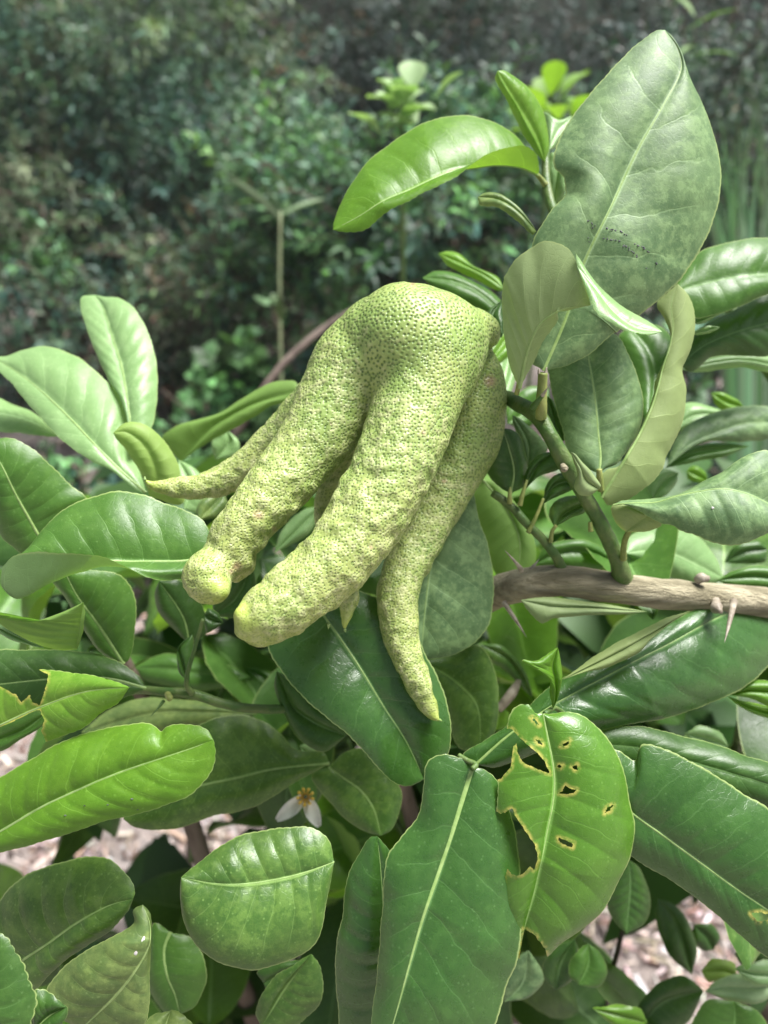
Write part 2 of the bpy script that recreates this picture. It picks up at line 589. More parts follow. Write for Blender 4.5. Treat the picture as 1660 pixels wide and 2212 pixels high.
        rf = [(i * 8 + j, i * 8 + (j + 1) % 8, (i + 1) * 8 + (j + 1) % 8, (i + 1) * 8 + j) for i in range(n_ - 1) for j in range(8)]
        link('midrib', rv, rf, M['rib'], ob, origin=org)
    return ob


def twig(name, crop, pts, mat='twig', parent=None, sides=10, lump=0.06, seed=1):
    """pts: (x, y, distance cm, radius mm) in a photo crop"""
    q = np.array([p[:2] for p in pts], float)
    w = to_world(cam_pt(px(crop, q), np.array([p[2] for p in pts]) * 0.01))
    return tube(name, w, [p[3] * 0.001 for p in pts], M[mat], parent or TREE, sides=sides, lump=lump, seed=seed)

# ------------------------------------------------------------------ ground: mulch of wood chips and straw
def attr_leafy(name, rough=0.5, spec=0.4, tr=0.2, tboost=1.5):
    """material that takes its own colour from the per-face colour 'tint'"""
    g = G(name)
    c = g.n('ShaderNodeAttribute', attribute_name='tint').outputs['Color']
    p = g.n('ShaderNodeBsdfPrincipled', {'Base Color': c, 'Roughness': rough, 'Specular IOR Level': spec})
    if tr:
        t = g.n('ShaderNodeBsdfTranslucent', {'Color': g.mix(1.0, c, (tboost, tboost, tboost * 0.5), 'MULTIPLY')})
        mx = g.n('ShaderNodeMixShader', {0: tr, 1: p.outputs[0], 2: t.outputs[0]})
        g.put(g.out.inputs[0], mx.outputs[0])
    else:
        g.put(g.out.inputs[0], p.outputs[0])
    return g.m


M['tint'] = attr_leafy('foliage_tint')
M['chip'] = attr_leafy('mulch_chip', 0.85, 0.2, 0)


def tinted(name, verts, faces, tint, mat, parent=None, smooth=False, origin=None):
    """verts (n,3), faces (m,k) int array, tint (m,3)"""
    verts = np.asarray(verts, np.float32)
    faces = np.asarray(faces, np.int32)
    m, k = faces.shape
    me = bpy.data.meshes.new(name)
    base = np.zeros(3) if parent is None else np.array(abs_loc(parent))
    me.vertices.add(len(verts))
    me.vertices.foreach_set('co', (verts - base).astype(np.float32).ravel())
    me.loops.add(m * k)
    me.loops.foreach_set('vertex_index', faces.ravel())
    me.polygons.add(m)
    me.polygons.foreach_set('loop_start', np.arange(0, m * k, k, dtype=np.int32))
    a = me.attributes.new('tint', 'FLOAT_COLOR', 'FACE')
    a.data.foreach_set('color', np.hstack([tint, np.ones((m, 1))]).astype(np.float32).ravel())
    me.polygons.foreach_set('use_smooth', np.full(m, smooth))
    me.materials.append(mat)
    me.update(calc_edges=True)
    ob = bpy.data.objects.new(name, me)
    col.objects.link(ob)
    if parent is not None:
        ob.parent = parent
    return ob


def unit(a):
    return a / (np.linalg.norm(a, axis=-1, keepdims=True) + 1e-9)


def leaf_cloud(pos, dirs, nor, L, Wd, fold=0.25, droop=0.15):
    """leaves of 4 quads: pos base, dirs axis, nor face direction; returns verts, faces (n*4 quads)"""
    n = len(pos)
    dirs = unit(dirs)
    side = unit(np.cross(dirs, nor))
    nor = np.cross(side, dirs)
    L = np.broadcast_to(L, n)[:, None]
    Wd = np.broadcast_to(Wd, n)[:, None]
    dn = np.array([0, 0, -1.0])
    p0 = pos
    c1 = pos + dirs * L * .5 + nor * L * .03
    tip = pos + dirs * L + dn * L * droop
    l1 = pos + dirs * L * .42 + side * Wd + nor * Wd * fold
    r1 = pos + dirs * L * .42 - side * Wd + nor * Wd * fold
    l2 = pos + dirs * L * .78 + side * Wd * .62 + nor * Wd * fold * .5 + dn * L * droop * .5
    r2 = pos + dirs * L * .78 - side * Wd * .62 + nor * Wd * fold * .5 + dn * L * droop * .5
    V = np.stack([p0, c1, tip, l1, l2, r1, r2], 1).reshape(-1, 3)
    b = (np.arange(n) * 7)[:, None]
    F = np.concatenate([b + np.array([[0, 1, 3, 3]])[:, :], ], 0) if False else None
    tri = np.array([[0, 1, 3], [3, 1, 4], [4, 1, 2], [0, 5, 1], [5, 6, 1], [6, 2, 1]])
    F = (b[:, :, None] + tri[None]).reshape(-1, 3)
    return V, F


def pick(pal, n, jit=0.25):
    pal = np.array(pal)
    c = pal[rng.integers(0, len(pal), n)]
    return np.clip(c * (1 + rng.normal(0, jit, (n, 1))) * (1 + rng.normal(0, .06, (n, 3))), 0.004, 0.9)


g = G('mulch_ground')
vec = g.n('ShaderNodeTexCoord').outputs['Object']
vs = g.n('ShaderNodeMapping', {'Vector': vec, 'Scale': (1, 1, 1)}).outputs[0]
n1 = g.noise(vs, 18, 5, 0.65)
n2 = g.noise(vs, 120, 4, 0.7)
c = g.mix(g.ss(n1, 0.35, 0.7), (0.42, 0.35, 0.32), (0.56, 0.49, 0.46))
c = g.mix(g.ss(n2, 0.55, 0.75), c, (0.24, 0.18, 0.155))
n3 = g.noise(vs, 3.0, 3)
g.put(g.out.inputs[0], g.n('ShaderNodeBsdfPrincipled', {'Base Color': c, 'Roughness': 0.95, 'Specular IOR Level': 0.15,
                                                        'Normal': g.bump(n2, 0.02)}).outputs[0])
# one sheet to the horizon, gently uneven near the bush
nx = 90
gx = np.r_[-80, -30, -10, np.linspace(-4, 4, nx), 10, 30, 80]
gy = np.r_[-80, -30, -8, np.linspace(-1.5, 4.6, nx), 10, 30, 80]
X, Y = np.meshgrid(gx, gy, indexing='ij')
Z = 0.02 * vnoise(np.stack([X * 3, Y * 3, X * 0], -1), 5) + 0.008 * vnoise(np.stack([X * 14, Y * 14, X * 0], -1), 6)
gv = np.stack([X, Y, Z], -1).reshape(-1, 3)
ny = len(gy)
a = (np.arange(len(gx) - 1)[:, None] * ny + np.arange(ny - 1)[None]).ravel()
tag(link('ground', gv, np.stack([a, a + ny, a + ny + 1, a + 1], 1), g.m), 'pale wood chip mulch ground under the bush', kind='structure')

# loose chips, bark shreds and straw lying on it
n = 34000
cx = rng.uniform(-1.1, 1.3, n)
cy = .1 + 2.4 * rng.random(n) ** 1.5
cl = rng.lognormal(math.log(0.017), 0.55, n)
cw = np.minimum(cl * rng.uniform(0.06, 0.3, n), .009)
ct = rng.uniform(0.001, 0.004, n)
an = rng.uniform(0, 2 * math.pi, n)
til = rng.normal(0, 0.25, n)
ax = np.stack([np.cos(an) * np.cos(til), np.sin(an) * np.cos(til), np.sin(til)], 1)
sd2 = unit(np.cross(ax, np.array([0, 0, 1.0]) + rng.normal(0, .3, (n, 3))))
up = np.cross(sd2, ax)
ctr = np.stack([cx, cy, rng.uniform(0.008, 0.03, n)], 1)
bend = rng.normal(0, 0.15, n)
vs_ = []
for sx in (-1, 0, 1):
    for sy in (-1, 1):
        for sz in (-1, 1):
            wv = cw * (0.5 if sx == 0 else rng.uniform(0.2, 0.5, n))
            vs_.append(ctr + ax * (cl * .5 * sx)[:, None] + sd2 * (wv * sy)[:, None] + up * (ct * .5 * sz + bend * cl * (sx * sx) * .4)[:, None])
V = np.stack(vs_, 1)
q = []
for s_ in (0, 4):
    q += [(s_, s_ + 4, s_ + 6, s_ + 2), (s_ + 1, s_ + 3, s_ + 7, s_ + 5), (s_, s_ + 1, s_ + 5, s_ + 4), (s_ + 2, s_ + 6, s_ + 7, s_ + 3)]
q += [(0, 2, 3, 1), (8, 9, 11, 10)]
F = (np.arange(n)[:, None, None] * 12 + np.array(q)[None]).reshape(-1, 4)
tc = pick([(0.6, 0.52, 0.49), (0.52, 0.43, 0.39), (0.68, 0.61, 0.58), (0.4, 0.29, 0.24), (0.5, 0.37, 0.29), (0.26, 0.19, 0.16), (0.16, 0.11, 0.085)], n, 0.15)
tag(tinted('mulch', V.reshape(-1, 3), F, np.repeat(tc, len(q), 0), M['chip']), 'pale shredded wood chips and straw lying loose on the ground', 'mulch', kind='stuff')

# dark backing added behind the hedge so no sky shows through its gaps
bx = np.linspace(-9, 9, 60)
bt = np.linspace(0, 1, 24)
X, T = np.meshgrid(bx, bt, indexing='ij')
Yb = 4.1 + T * 1.6 + 0.15 * vnoise(np.stack([X * 1.3, T * 4, X * 0], -1), 9)
Zb = -0.1 + T**0.8 * 3.4 + 0.15 * vnoise(np.stack([X * 1.1, T * 3, X * 0 + 4], -1), 10)
bv = np.stack([X, Yb, Zb], -1).reshape(-1, 3)
a = (np.arange(59)[:, None] * 24 + np.arange(23)[None]).ravel()
M['backing_dark'] = simple('backing_dark_slope', (0.018, 0.024, 0.018), (0.03, 0.036, 0.024), 8, 0.95, 0.03)
tag(link('hedge_backing', bv, np.stack([a, a + 24, a + 25, a + 1], 1), M['backing_dark']), 'dark backing slope added behind the hedge to close its gaps against the sky', kind='structure')


# ------------------------------------------------------------------ hedge shrubs behind the bush
def shrub(name, centre, size, n_twig, per, L, Wd, pal, label, accents=None, acc_frac=0.0, twig_len=0.3, spread=0.5, hang=0.0, group='hedge shrubs behind the citron bush', stems=5, up=0.35, sr=1.0, cat='shrub'):
    cx_, cy_, cz_ = centre
    root = empty(name, (cx_, cy_, 0), label, cat, group)
    # twig starts through an uneven crown, leaves along each twig
    u = unit(rng.normal(0, 1, (n_twig * 4, 3)))
    r = rng.uniform(0.25, 1.0, n_twig * 4) ** 0.5
    p = u * r[:, None]
    lum = 1 + 0.35 * vnoise(u * 1.7 + cx_ * 5, 21)
    p = p * lum[:, None] * np.array(size) + np.array(centre)
    p = p[(p[:, 2] > 0.03)]
    clump = vnoise(p * 3.2 + 3, 22) + .5 * vnoise(p * 7 + 9, 23) > -0.28
    p = p[clump][:n_twig]
    m = len(p)
    d = unit((p - np.array([cx_, cy_, cz_ - size[2] * .5])) / np.array(size) + rng.normal(0, spread, (m, 3)) + np.array([0, -0.25, up - hang]))
    k = np.arange(per)
    tl = twig_len * rng.uniform(.6, 1.3, m)
    s = (k + 1) / per
    P = p[:, None] + d[:, None] * (tl[:, None, None] * s[None, :, None]) + np.array([0, 0, -1.0]) * (hang * 0.3 + 0.1) * (tl[:, None, None] * s[None, :, None] ** 2)
    side = unit(np.cross(d, rng.normal(0, 1, (m, 3))))
    ang = k * 2.4
    sd_ = np.cross(d, side)
    out = side[:, None] * np.cos(ang)[None, :, None] + sd_[:, None] * np.sin(ang)[None, :, None]
    ld = unit(d[:, None] * 0.7 + out * 0.9 + rng.normal(0, .2, P.shape))
    nor = unit(np.array([0, 0, 1.0]) * .9 - np.array([0, 0.35, 0]) + rng.normal(0, .45, P.shape))
    P, ld, nor = P.reshape(-1, 3), ld.reshape(-1, 3), nor.reshape(-1, 3)
    nl = len(P)
    pal = [tuple((0.72 if name in ('broad_shrub', 'twiggy_shrub', 'feathery_shrub', 'side_shrub') else 1.1) * c_ * k_ for c_, k_ in zip(q, (.84, 1.0, .95))) for q in pal]  # deep shadow of the middle and right shrubs put into their foliage colour
    V, F = leaf_cloud(P, ld, nor, L * rng.uniform(.6, 1.3, nl), Wd * rng.uniform(.7, 1.25, nl), fold=0.3)
    tw = np.repeat(pick(pal, m, .38), per, 0) * (1 + rng.normal(0, .2, (nl, 1)))
    tw = np.where(rng.random(nl)[:, None] < .08, pick(pal, nl, .5) * 1.6, tw)
    if accents is not None:
        sel = np.repeat(rng.random(m) < acc_frac, per) & (rng.random(nl) < .6)
        tw[sel] = pick(accents, int(sel.sum()), .2)
    tinted('foliage', V, F, np.repeat(np.clip(tw, .004, .8), 6, 0), M['tint'], root)['kind'] = 'stuff'
    # visible fine twigs
    sel = rng.choice(m, min(m, 160), replace=False)
    tv, tf = [], []
    o = 0
    for i in sel:
        v_, f_ = tube_geo([p[i], p[i] + d[i] * tl[i] * .6 + rng.normal(0, .01, 3), p[i] + d[i] * tl[i] + np.array([0, 0, -1]) * (hang * .3 + .1) * tl[i]], [.004, .003, .0015], sides=4, n=5)
        tv.append(v_)
        tf += [tuple(x + o for x in f) for f in f_ if len(f) == 4][:16]
        o += len(v_)
    link('twigs', np.vstack(tv), tf, M['trunk'], root)['kind'] = 'stuff'
    for i in range(stems):
        b = np.array([cx_ + rng.normal(0, size[0] * .25), cy_ + rng.normal(0, size[1] * .2), 0.0])
        e = np.array(centre) + rng.normal(0, .5, 3) * np.array(size)
        e[2] = max(e[2], .3)
        tube('stem', [b, (b + e) / 2 + rng.normal(0, .06, 3), e], [.018 * sr, .013 * sr, .006 * sr], M['trunk'], root, sides=6, n=10)
    return root


OL = [(0.08, 0.13, 0.07), (0.11, 0.16, 0.08), (0.155, 0.19, 0.09), (0.06, 0.105, 0.07)]
BG = [(0.05, 0.10, 0.075), (0.07, 0.13, 0.085), (0.10, 0.165, 0.105), (0.035, 0.075, 0.06)]
GR = [(0.085, 0.12, 0.10), (0.12, 0.155, 0.13), (0.055, 0.085, 0.08)]
LG = [(0.10, 0.19, 0.07), (0.13, 0.24, 0.085), (0.08, 0.15, 0.06)]
OR = [(0.42, 0.19, 0.11), (0.35, 0.15, 0.09), (0.5, 0.28, 0.18)]


def at(x, y, d):
    return tuple(W(x, y, d))


def on_ground(x, y, d):
    p = W(x, y, d)
    return (p[0], p[1], 0.0)


HB = [
    ('olive_shrub', (340, 120, 3.0), (.62, .45, .5), 760, 18, .05, .0045, OL, 'fine leaved olive green shrub with orange dead tips, upper left of the hedge', OR, .025, .25, .5, .5),
    ('feathery_shrub', (720, 130, 3.5), (.8, .5, .7), 900, 18, .05, .0045, GR + OL[:1], 'grey feathery shrub in the top middle of the hedge', OR, .015, .28, .5, .2),
    ('blue_green_shrub', (320, 440, 3.0), (.75, .4, .5), 1300, 15, .042, .005, BG, 'blue green small leaved shrub below the olive one, left half of the hedge', OR, .01, .2, .6, .0),
    ('shaded_shrub', (40, 300, 3.1), (.5, .4, .62), 860, 15, .045, .0045, BG + OL[:2], 'shaded small leaved shrub at the left end of the hedge', OR, .01, .22, .6, .1),
    ('straw_shrub', (30, 480, 2.7), (.28, .25, .28), 200, 16, .05, .004, [(0.13, 0.16, 0.095), (0.11, 0.15, 0.085), (0.17, 0.175, 0.11)], 'straw coloured wispy shrub at the left edge of the hedge', OR, .015, .22, .6, .3),
    ('light_shrub', (90, 610, 2.7), (.2, .2, .18), 90, 14, .038, .008, LG, 'light green leafy shoot low at the left edge of the hedge', None, 0, .16, .6, .0),
    ('broad_shrub', (1120, 250, 3.6), (.75, .5, .8), 1000, 14, .045, .006, [BG[3], BG[0], GR[2]], 'dark shrub in the shade behind the tall broad leaf', None, 0, .24, .6, .1),
    ('twiggy_shrub', (1560, 120, 3.3), (.6, .45, .6), 560, 14, .045, .005, [GR[0], GR[2], BG[3]], 'grey twiggy shrub at the top right of the hedge', OR, .02, .3, .6, .2),
    ('understorey_shrub', (520, 640, 2.6), (.42, .25, .22), 360, 13, .04, .005, OL + [(0.15, 0.13, 0.085)], 'low brownish olive shrub under the hedge, left of the fruit', OR, .02, .2, .7, .3),
    ('grey_leaved_shrub', (700, 520, 2.4), (.3, .25, .3), 420, 14, .045, .0065, BG[1:3] + LG, 'grey green leafy shrub beside the tall grass stalk', None, 0, .2, .6, .0),
    ('shoulder_shrub', (960, 470, 2.0), (.3, .25, .25), 460, 14, .042, .0065, BG[:3] + LG, 'small leaved dark shrub right above the fruit', None, 0, .16, .6, .0),
    ('side_shrub', (1500, 430, 2.6), (.45, .3, .45), 560, 14, .048, .006, BG + LG[2:], 'dark leafy shrub behind the big upright leaf at right', None, 0, .2, .6, .0),
    ('low_shrub', (150, 730, 2.5), (.45, .25, .2), 300, 13, .04, .006, [OL[0], OL[3], BG[3]], 'low dark shrub at the foot of the hedge above the pale leaves', None, 0, .18, .7, .2),
]
for h in HB:
    shrub(h[0], at(*h[1]), *h[2:])

# leafy weeds nearer than the hedge
def at_z(x, y, z):
    a_, b_ = W(x, y, 1.0), W(x, y, 2.0)
    t_ = (z - a_[2]) / (b_[2] - a_[2])
    return tuple(a_ + (b_ - a_) * t_)


WD = [
    ('low_weed', (430, 870, .28), (.22, .16, .15), 70, 8, .07, .018, LG, 'low bright leafy weed behind the pale leaves at left'),
    ('ground_weed', (640, 900, .22), (.3, .2, .16), 90, 8, .07, .016, LG + BG[:1], 'leafy green weed low behind the thin left finger'),
    ('side_weed', (120, 1100, .2), (.3, .2, .14), 110, 8, .06, .014, LG + BG[:1], 'dark leafy weed in the gap between the left leaves'),
    ('right_weed', (1560, 900, .25), (.32, .2, .2), 130, 8, .06, .015, BG + LG[2:], 'dark leafy weed between the leaves at the right edge'),
    ('front_weed', (1180, 1330, .16), (.22, .16, .12), 100, 8, .05, .012, BG + LG[2:], 'dark leafy weed under the woody branch'),
]
for h in WD:
    shrub(h[0], at_z(*h[1]), h[2], h[3], h[4], h[5], h[6], h[7], h[8], None, 0, .09, .5, .0, group='low leafy weeds', stems=2, up=.6, cat='weed', sr=.4)


def rosette(name, x, y, d, n, L, Wd, pal, label, tilt=0.75):
    c = np.array(at(x, y, d))
    root = empty(name, (c[0], c[1], 0), label, 'plant', 'light leafy shoots behind the bush')
    for i in range(n):
        a_ = i * 2.4
        el = tilt - .45 + 0.7 * (i / n) + rng.normal(0, .12)
        dd = np.array([math.cos(a_) * math.cos(el), math.sin(a_) * math.cos(el), math.sin(el)])
        b = c + rng.normal(0, L * .28, 3) + np.array([0, 0, -.03 + .03 * i / n])
        side = unit(np.cross(dd, [0, 0, 1.0]))
        nn = np.cross(side, dd)
        l_ = L * rng.uniform(.8, 1.15)
        t = np.linspace(0, 1, 13)
        w = Wd * np.sin(math.pi * (.03 + .95 * t**1.25)) ** .8
        sp_ = b + dd * (l_ * t)[:, None] - np.array([0, 0, 1.0]) * (.25 * l_ * t**2)[:, None]
        v_, f_, uvv = [], [], []
        for k_, vv_ in enumerate((-1, -.5, 0, .5, 1)):
            v_.append(sp_ + side * (w * vv_)[:, None] + nn * (abs(vv_) * w * .3)[:, None])
            uvv.append(np.stack([t, np.full(13, (vv_ + 1) / 2)], 1))
        for k_ in range(4):
            for j in range(12):
                f_.append((k_ * 13 + j, (k_ + 1) * 13 + j, (k_ + 1) * 13 + j + 1, k_ * 13 + j + 1))
        link('leaf', np.vstack(v_), [f[::-1] for f in f_], M[pal], root, origin=b, uv=np.vstack(uvv))
    tube('stem', [(c[0] + .01, c[1], 0), c + np.array([.004, .002, -.2]), c + np.array([0, 0, .01])], [.005, .004, .003], M['twig'], root, sides=7)
    return root


rosette('leafy_shoot', 868, 222, .95, 20, .052, .017, 'pale', 'pale green shoot of rounded leaves above the arching leaf')
rosette('leafy_shoot', 1195, 215, 1.15, 16, .07, .018, 'fresh', 'light green shoot behind the upright narrow leaf beside the big leaf')
rosette('leafy_shoot', 1462, 120, 1.6, 8, .10, .008, 'mid', 'thin green shoot behind the tip of the big upright leaf')


def grass(name, x, y, d, blades, label, stalk=None, cat='grass', pal=((0.13, 0.24, 0.10),)):
    root = empty(name, on_ground(x, y, d), label, cat)
    for pts, w in blades:
        P3 = np.array([at(*q) for q in pts])
        c_ = spline(P3, 16)
        t = np.linspace(0, 1, 16)
        tn = unit(np.gradient(c_, axis=0))
        side = unit(np.cross(tn, np.array([0, .85, -.5])))
        nn = np.cross(side, tn)
        ww = w * np.clip(np.sin(math.pi * (0.12 + .88 * t)) ** .6, 0.03, 1)
        v_ = np.vstack([c_ - side * ww[:, None] + nn * (ww * .35)[:, None], c_, c_ + side * ww[:, None] + nn * (ww * .35)[:, None]])
        f_ = [(k_ * 16 + j, k_ * 16 + j + 1, (k_ + 1) * 16 + j + 1, (k_ + 1) * 16 + j) for k_ in (0, 1) for j in range(15)]
        tinted('blade', v_, np.array(f_), pick(pal, 1, .2).repeat(len(f_), 0), M['tint'], root, smooth=True)
    if stalk:
        tube('stalk', [at(*q[:3]) for q in stalk], [q[3] for q in stalk], M['stalk'], root, sides=7, n=40)
    return root


M['stalk'] = simple('grass_stalk', (0.16, 0.2, 0.1), (0.24, 0.27, 0.14), 60, 0.6, 0.0003)
grass('tall_grass', 608, 830, 1.25, [
    ([(604, 452, 1.25), (585, 420, 1.24), (562, 384, 1.22)], .004), ([(602, 468, 1.25), (560, 428, 1.23), (494, 380, 1.2)], .006),
    ([(610, 462, 1.25), (650, 442, 1.26), (702, 428, 1.28)], .004), ([(612, 448, 1.25), (625, 434, 1.25)], .005),
    ([(606, 640, 1.25), (575, 650, 1.2), (548, 640, 1.17)], .007), ([(610, 690, 1.25), (595, 640, 1.22), (590, 650, 1.2)], .008)],
    'tall pale grass stalk with a few blades standing alone left of the fruit',
    stalk=[(620, 1790, 1.285, .0034), (608, 840, 1.28, .0032), (604, 640, 1.26, .0028), (606, 455, 1.25, .0022)])
def ground_y(d):
    return 1106 - (CR * d - CAM_H) / SR * 1660 / (K * d)


bl = []
for i in range(34):
    x0 = rng.uniform(1560, 1720)
    y0 = rng.uniform(520, 640)
    dx = rng.normal(-20, 60)
    d0 = rng.uniform(1.1, 1.7)
    bl.append(([(x0 - dx * .2, ground_y(d0), d0), (x0, y0, d0), (x0 + dx * .4, y0 - rng.uniform(120, 200), d0), (x0 + dx, y0 - rng.uniform(230, 360), d0 - .05), (x0 + dx * 1.7, y0 - rng.uniform(200, 380), d0 - .1)], rng.uniform(.003, .007)))
grass('strap_grass', 1650, 640, 1.4, bl, 'clump of narrow green grass blades at the right edge behind the big leaf', cat='grass', pal=((0.09, 0.2, 0.07), (0.13, 0.22, 0.12), (0.06, 0.15, 0.05)))
grass('lone_grass', 146, 1850, .75, [([(160, 2960, .77), (150, 2000, .75), (146, 1850, .72), (142, 1790, .7), (150, 1700, .68)], .010)], 'single green grass blade over the mulch at lower left', pal=((0.07, 0.2, 0.06),))

# bare brown stem leaning behind the fruit
tag(tube('bare_stem', [at(400, 2240, 1.005), at(430, 1300, 1.02), at(470, 1010, 1.02), at(520, 920, 1.0), at(600, 800, 1.0), at(690, 715, 1.02), at(770, 662, 1.08)],
         [.006, .005, .0045, .005, .005, .0045, .002], simple('pinkish_bark', (0.15, 0.11, 0.09), (0.26, 0.20, 0.165), 60, .8, .001), None, sides=10, lump=.06),
    'bare pinkish brown woody stem slanting behind the fruit', 'stem')

# ------------------------------------------------------------------ the citron bush
tb = W(1850, 1900, .62)
TREE = empty('citron_tree', (tb[0], tb[1], 0.0), 'leafy thorny citron bush with big green leaves carrying the fingered fruit', 'tree')

# woody branch from the right, running on to the trunk outside the frame
wb = [(2250, 1750, 52, 9.0), (2050, 1500, 46, 8.2), (1850, 1340, 41, 7.4), (1660, 1303, 37, 7.0), (1470, 1286, 35.6, 7.2), (1340, 1272, 35, 7.0), (1220, 1254, 35, 7.3), (1110, 1268, 36, 8.2), (1040, 1300, 38.5, 7.0), (960, 1360, 43, 5.0)]
branch = twig('branch', 'P', wb, 'bark', sides=20, lump=0.10, seed=3)
p_end = W(2250, 1750, .52)
tube('trunk', [(tb[0], tb[1], 0), (tb[0] - .01, tb[1] + .03, .25), (p_end[0] + .01, p_end[1], .45), tuple(p_end)], [.022, .018, .014, .010], M['trunk'], TREE, sides=14, lump=.08)
p_low = W(1250, 2350, .7)
tube('limb', [(tb[0], tb[1], .06), (p_low[0] + .2, p_low[1], .22), tuple(W(1000, 2120, .66)), tuple(W(900, 1800, .52)), tuple(W(820, 1500, .45))], [.013, .010, .008, .006, .004], M['trunk'], TREE, sides=12, lump=.08)
tube('limb', [(tb[0] - .02, tb[1], .05), tuple(W(700, 2400, .75)), tuple(W(520, 2130, .62)), tuple(W(470, 1960, .55)), tuple(W(350, 1600, .48)), tuple(W(180, 1250, .45))], [.012, .010, .008, .0065, .005, .003], M['trunk'], TREE, sides=12, lump=.08)
tube('limb', [tuple(p_end), tuple(W(1900, 1100, .50)), tuple(W(1720, 880, .46)), tuple(W(1560, 640, .44))], [.008, .006, .005, .003], M['twig'], TREE, sides=10, lump=.05)

# green twigs
tw_main = twig('twig', 'E', [(110, 650, 36.9, 2.6), (165, 640, 36.2, 2.9), (228, 658, 35.0, 3.2), (300, 695, 33.6, 3.4), (400, 765, 32.3, 3.6), (460, 855, 31.8, 3.2), (520, 965, 31.9, 3.3), (560, 1030, 32.0, 3.4), (620, 1140, 32.4, 3.1),
                             (700, 1270, 32.9, 3.2), (765, 1390, 33.4, 3.3), (820, 1510, 33.9, 3.5), (850, 1600, 34.3, 3.9), (857, 1640, 34.7, 4.6), (862, 1672, 35.3, 5.6)], sides=16, lump=.10, seed=5)
stub = twig('twig_stub', 'E', [(415, 770, 31.7, 2.4), (418, 700, 31.4, 2.3), (422, 600, 31.2, 2.0), (426, 522, 31.0, 1.9)], 'twig_yellow', lump=.08)
stub['label'] = 'broken off yellowish stub standing on the twig'
twig('broken_end', 'E', [(405, 530, 30.95, 0.7), (404, 500, 30.9, .25)], 'thorn', stub, sides=6)
twig('broken_end', 'E', [(440, 526, 30.95, 0.7), (448, 492, 30.9, .2)], 'thorn', stub, sides=6)
twig('thorn', 'E', [(372, 712, 31.2, 1.7), (395, 682, 30.9, 1.2), (430, 640, 30.6, .7), (456, 600, 30.3, .08)], 'twig', tw_main, sides=8)
twig('thorn_point', 'E', [(424, 648, 30.62, .85), (440, 624, 30.4, .45), (459, 596, 30.25, .06)], 'thorn', tw_main, sides=8)
twig('node', 'E', [(535, 1030, 31.7, 1.2), (545, 1050, 31.5, 1.7), (552, 1058, 31.4, .5)], 'bark', tw_main)
twig('twig', 'E', [(150, 1180, 34.5, 1.6), (250, 1250, 34.3, 1.9), (330, 1340, 34.2, 2.0), (420, 1430, 34.3, 2.1), (500, 1530, 34.6, 2.2), (542, 1625, 35, 2.8)], 'twig', lump=.12, seed=8)
twig('bud', 'E', [(245, 1240, 34.1, 1.3), (245, 1190, 34, .9), (248, 1150, 34.2, .5)], 'twig_yellow')
twig('bud', 'E', [(300, 1250, 34, 1.2), (315, 1190, 33.9, 1.0), (340, 1110, 34, .6)], 'twig_yellow')
twig('petiole', 'E', [(345, 1400, 33.9, 1.1), (390, 1310, 33.8, .8), (430, 1210, 33.8, .7)], 'twig_yellow')
twig('petiole', 'E', [(468, 1450, 34.2, 1.1), (478, 1390, 34, .9), (500, 1358, 33.9, .8)], 'twig_yellow')
twig('petiole', 'E', [(868, 1545, 33.6, 1.5), (872, 1460, 33.1, 1.3), (900, 1390, 32.6, 1.2), (950, 1335, 32.3, 1.1), (1010, 1298, 32.2, .9)], 'twig_yellow')
twig('petiole', 'E', [(745, 1170, 32.4, 1.3), (738, 1100, 32.2, 1.4), (735, 1050, 32.1, 1.2)], 'twig_yellow')
twig('petiole', 'E', [(283, 640, 31.4, 1.0), (300, 560, 31, 1.0), (325, 445, 30.6, 1.0)], 'twig_yellow')
twig('petiole', 'E', [(690, 1390, 33.0, 1.2), (685, 1340, 32.9, .9)], 'twig_yellow')
twig('twig', 'B', [(700, 640, 37, 1.8), (700, 760, 36.6, 2.1), (715, 860, 36.2, 2.3), (750, 960, 35.6, 2.5), (800, 1150, 35.2, 2.6), (760, 1500, 34.5, 2.8)], 'twig', lump=.08, seed=11)
twig('petiole', 'B', [(700, 800, 36.3, 1.4), (678, 772, 36.2, 1.2), (660, 752, 36, 1.0)], 'twig_yellow')

# thorns on the woody branch
twig('thorn', 'E', [(310, 1605, 34.4, 1.3), (285, 1570, 33.9, .8), (218, 1494, 33.2, .06)], 'thorn', branch, sides=7)
twig('thorn', 'E', [(360, 1600, 35.2, 1.1), (385, 1570, 35.3, .6), (407, 1542, 35.5, .06)], 'thorn', branch, sides=7)
twig('thorn', 'H', [(200, 20, 35.5, 1.3), (260, 110, 35.2, .9), (320, 205, 35, .08)], 'thorn', branch, sides=7)
twig('thorn', 'H', [(1395, 20, 34.6, 1.8), (1385, 75, 33.6, 1.3), (1368, 150, 32.9, .8), (1348, 232, 32.2, .06)], 'thorn', branch, sides=8)
twig('knot', 'H', [(1300, 15, 35.4, 2.0), (1310, 55, 34.6, 2.6), (1330, 75, 34.3, 1.0)], 'thorn', branch, lump=.3)
twig('knot', 'E', [(1270, 1660, 35.4, 2.0), (1300, 1645, 35.2, 2.4), (1335, 1650, 35.2, 1.4)], 'thorn', branch, lump=.3)
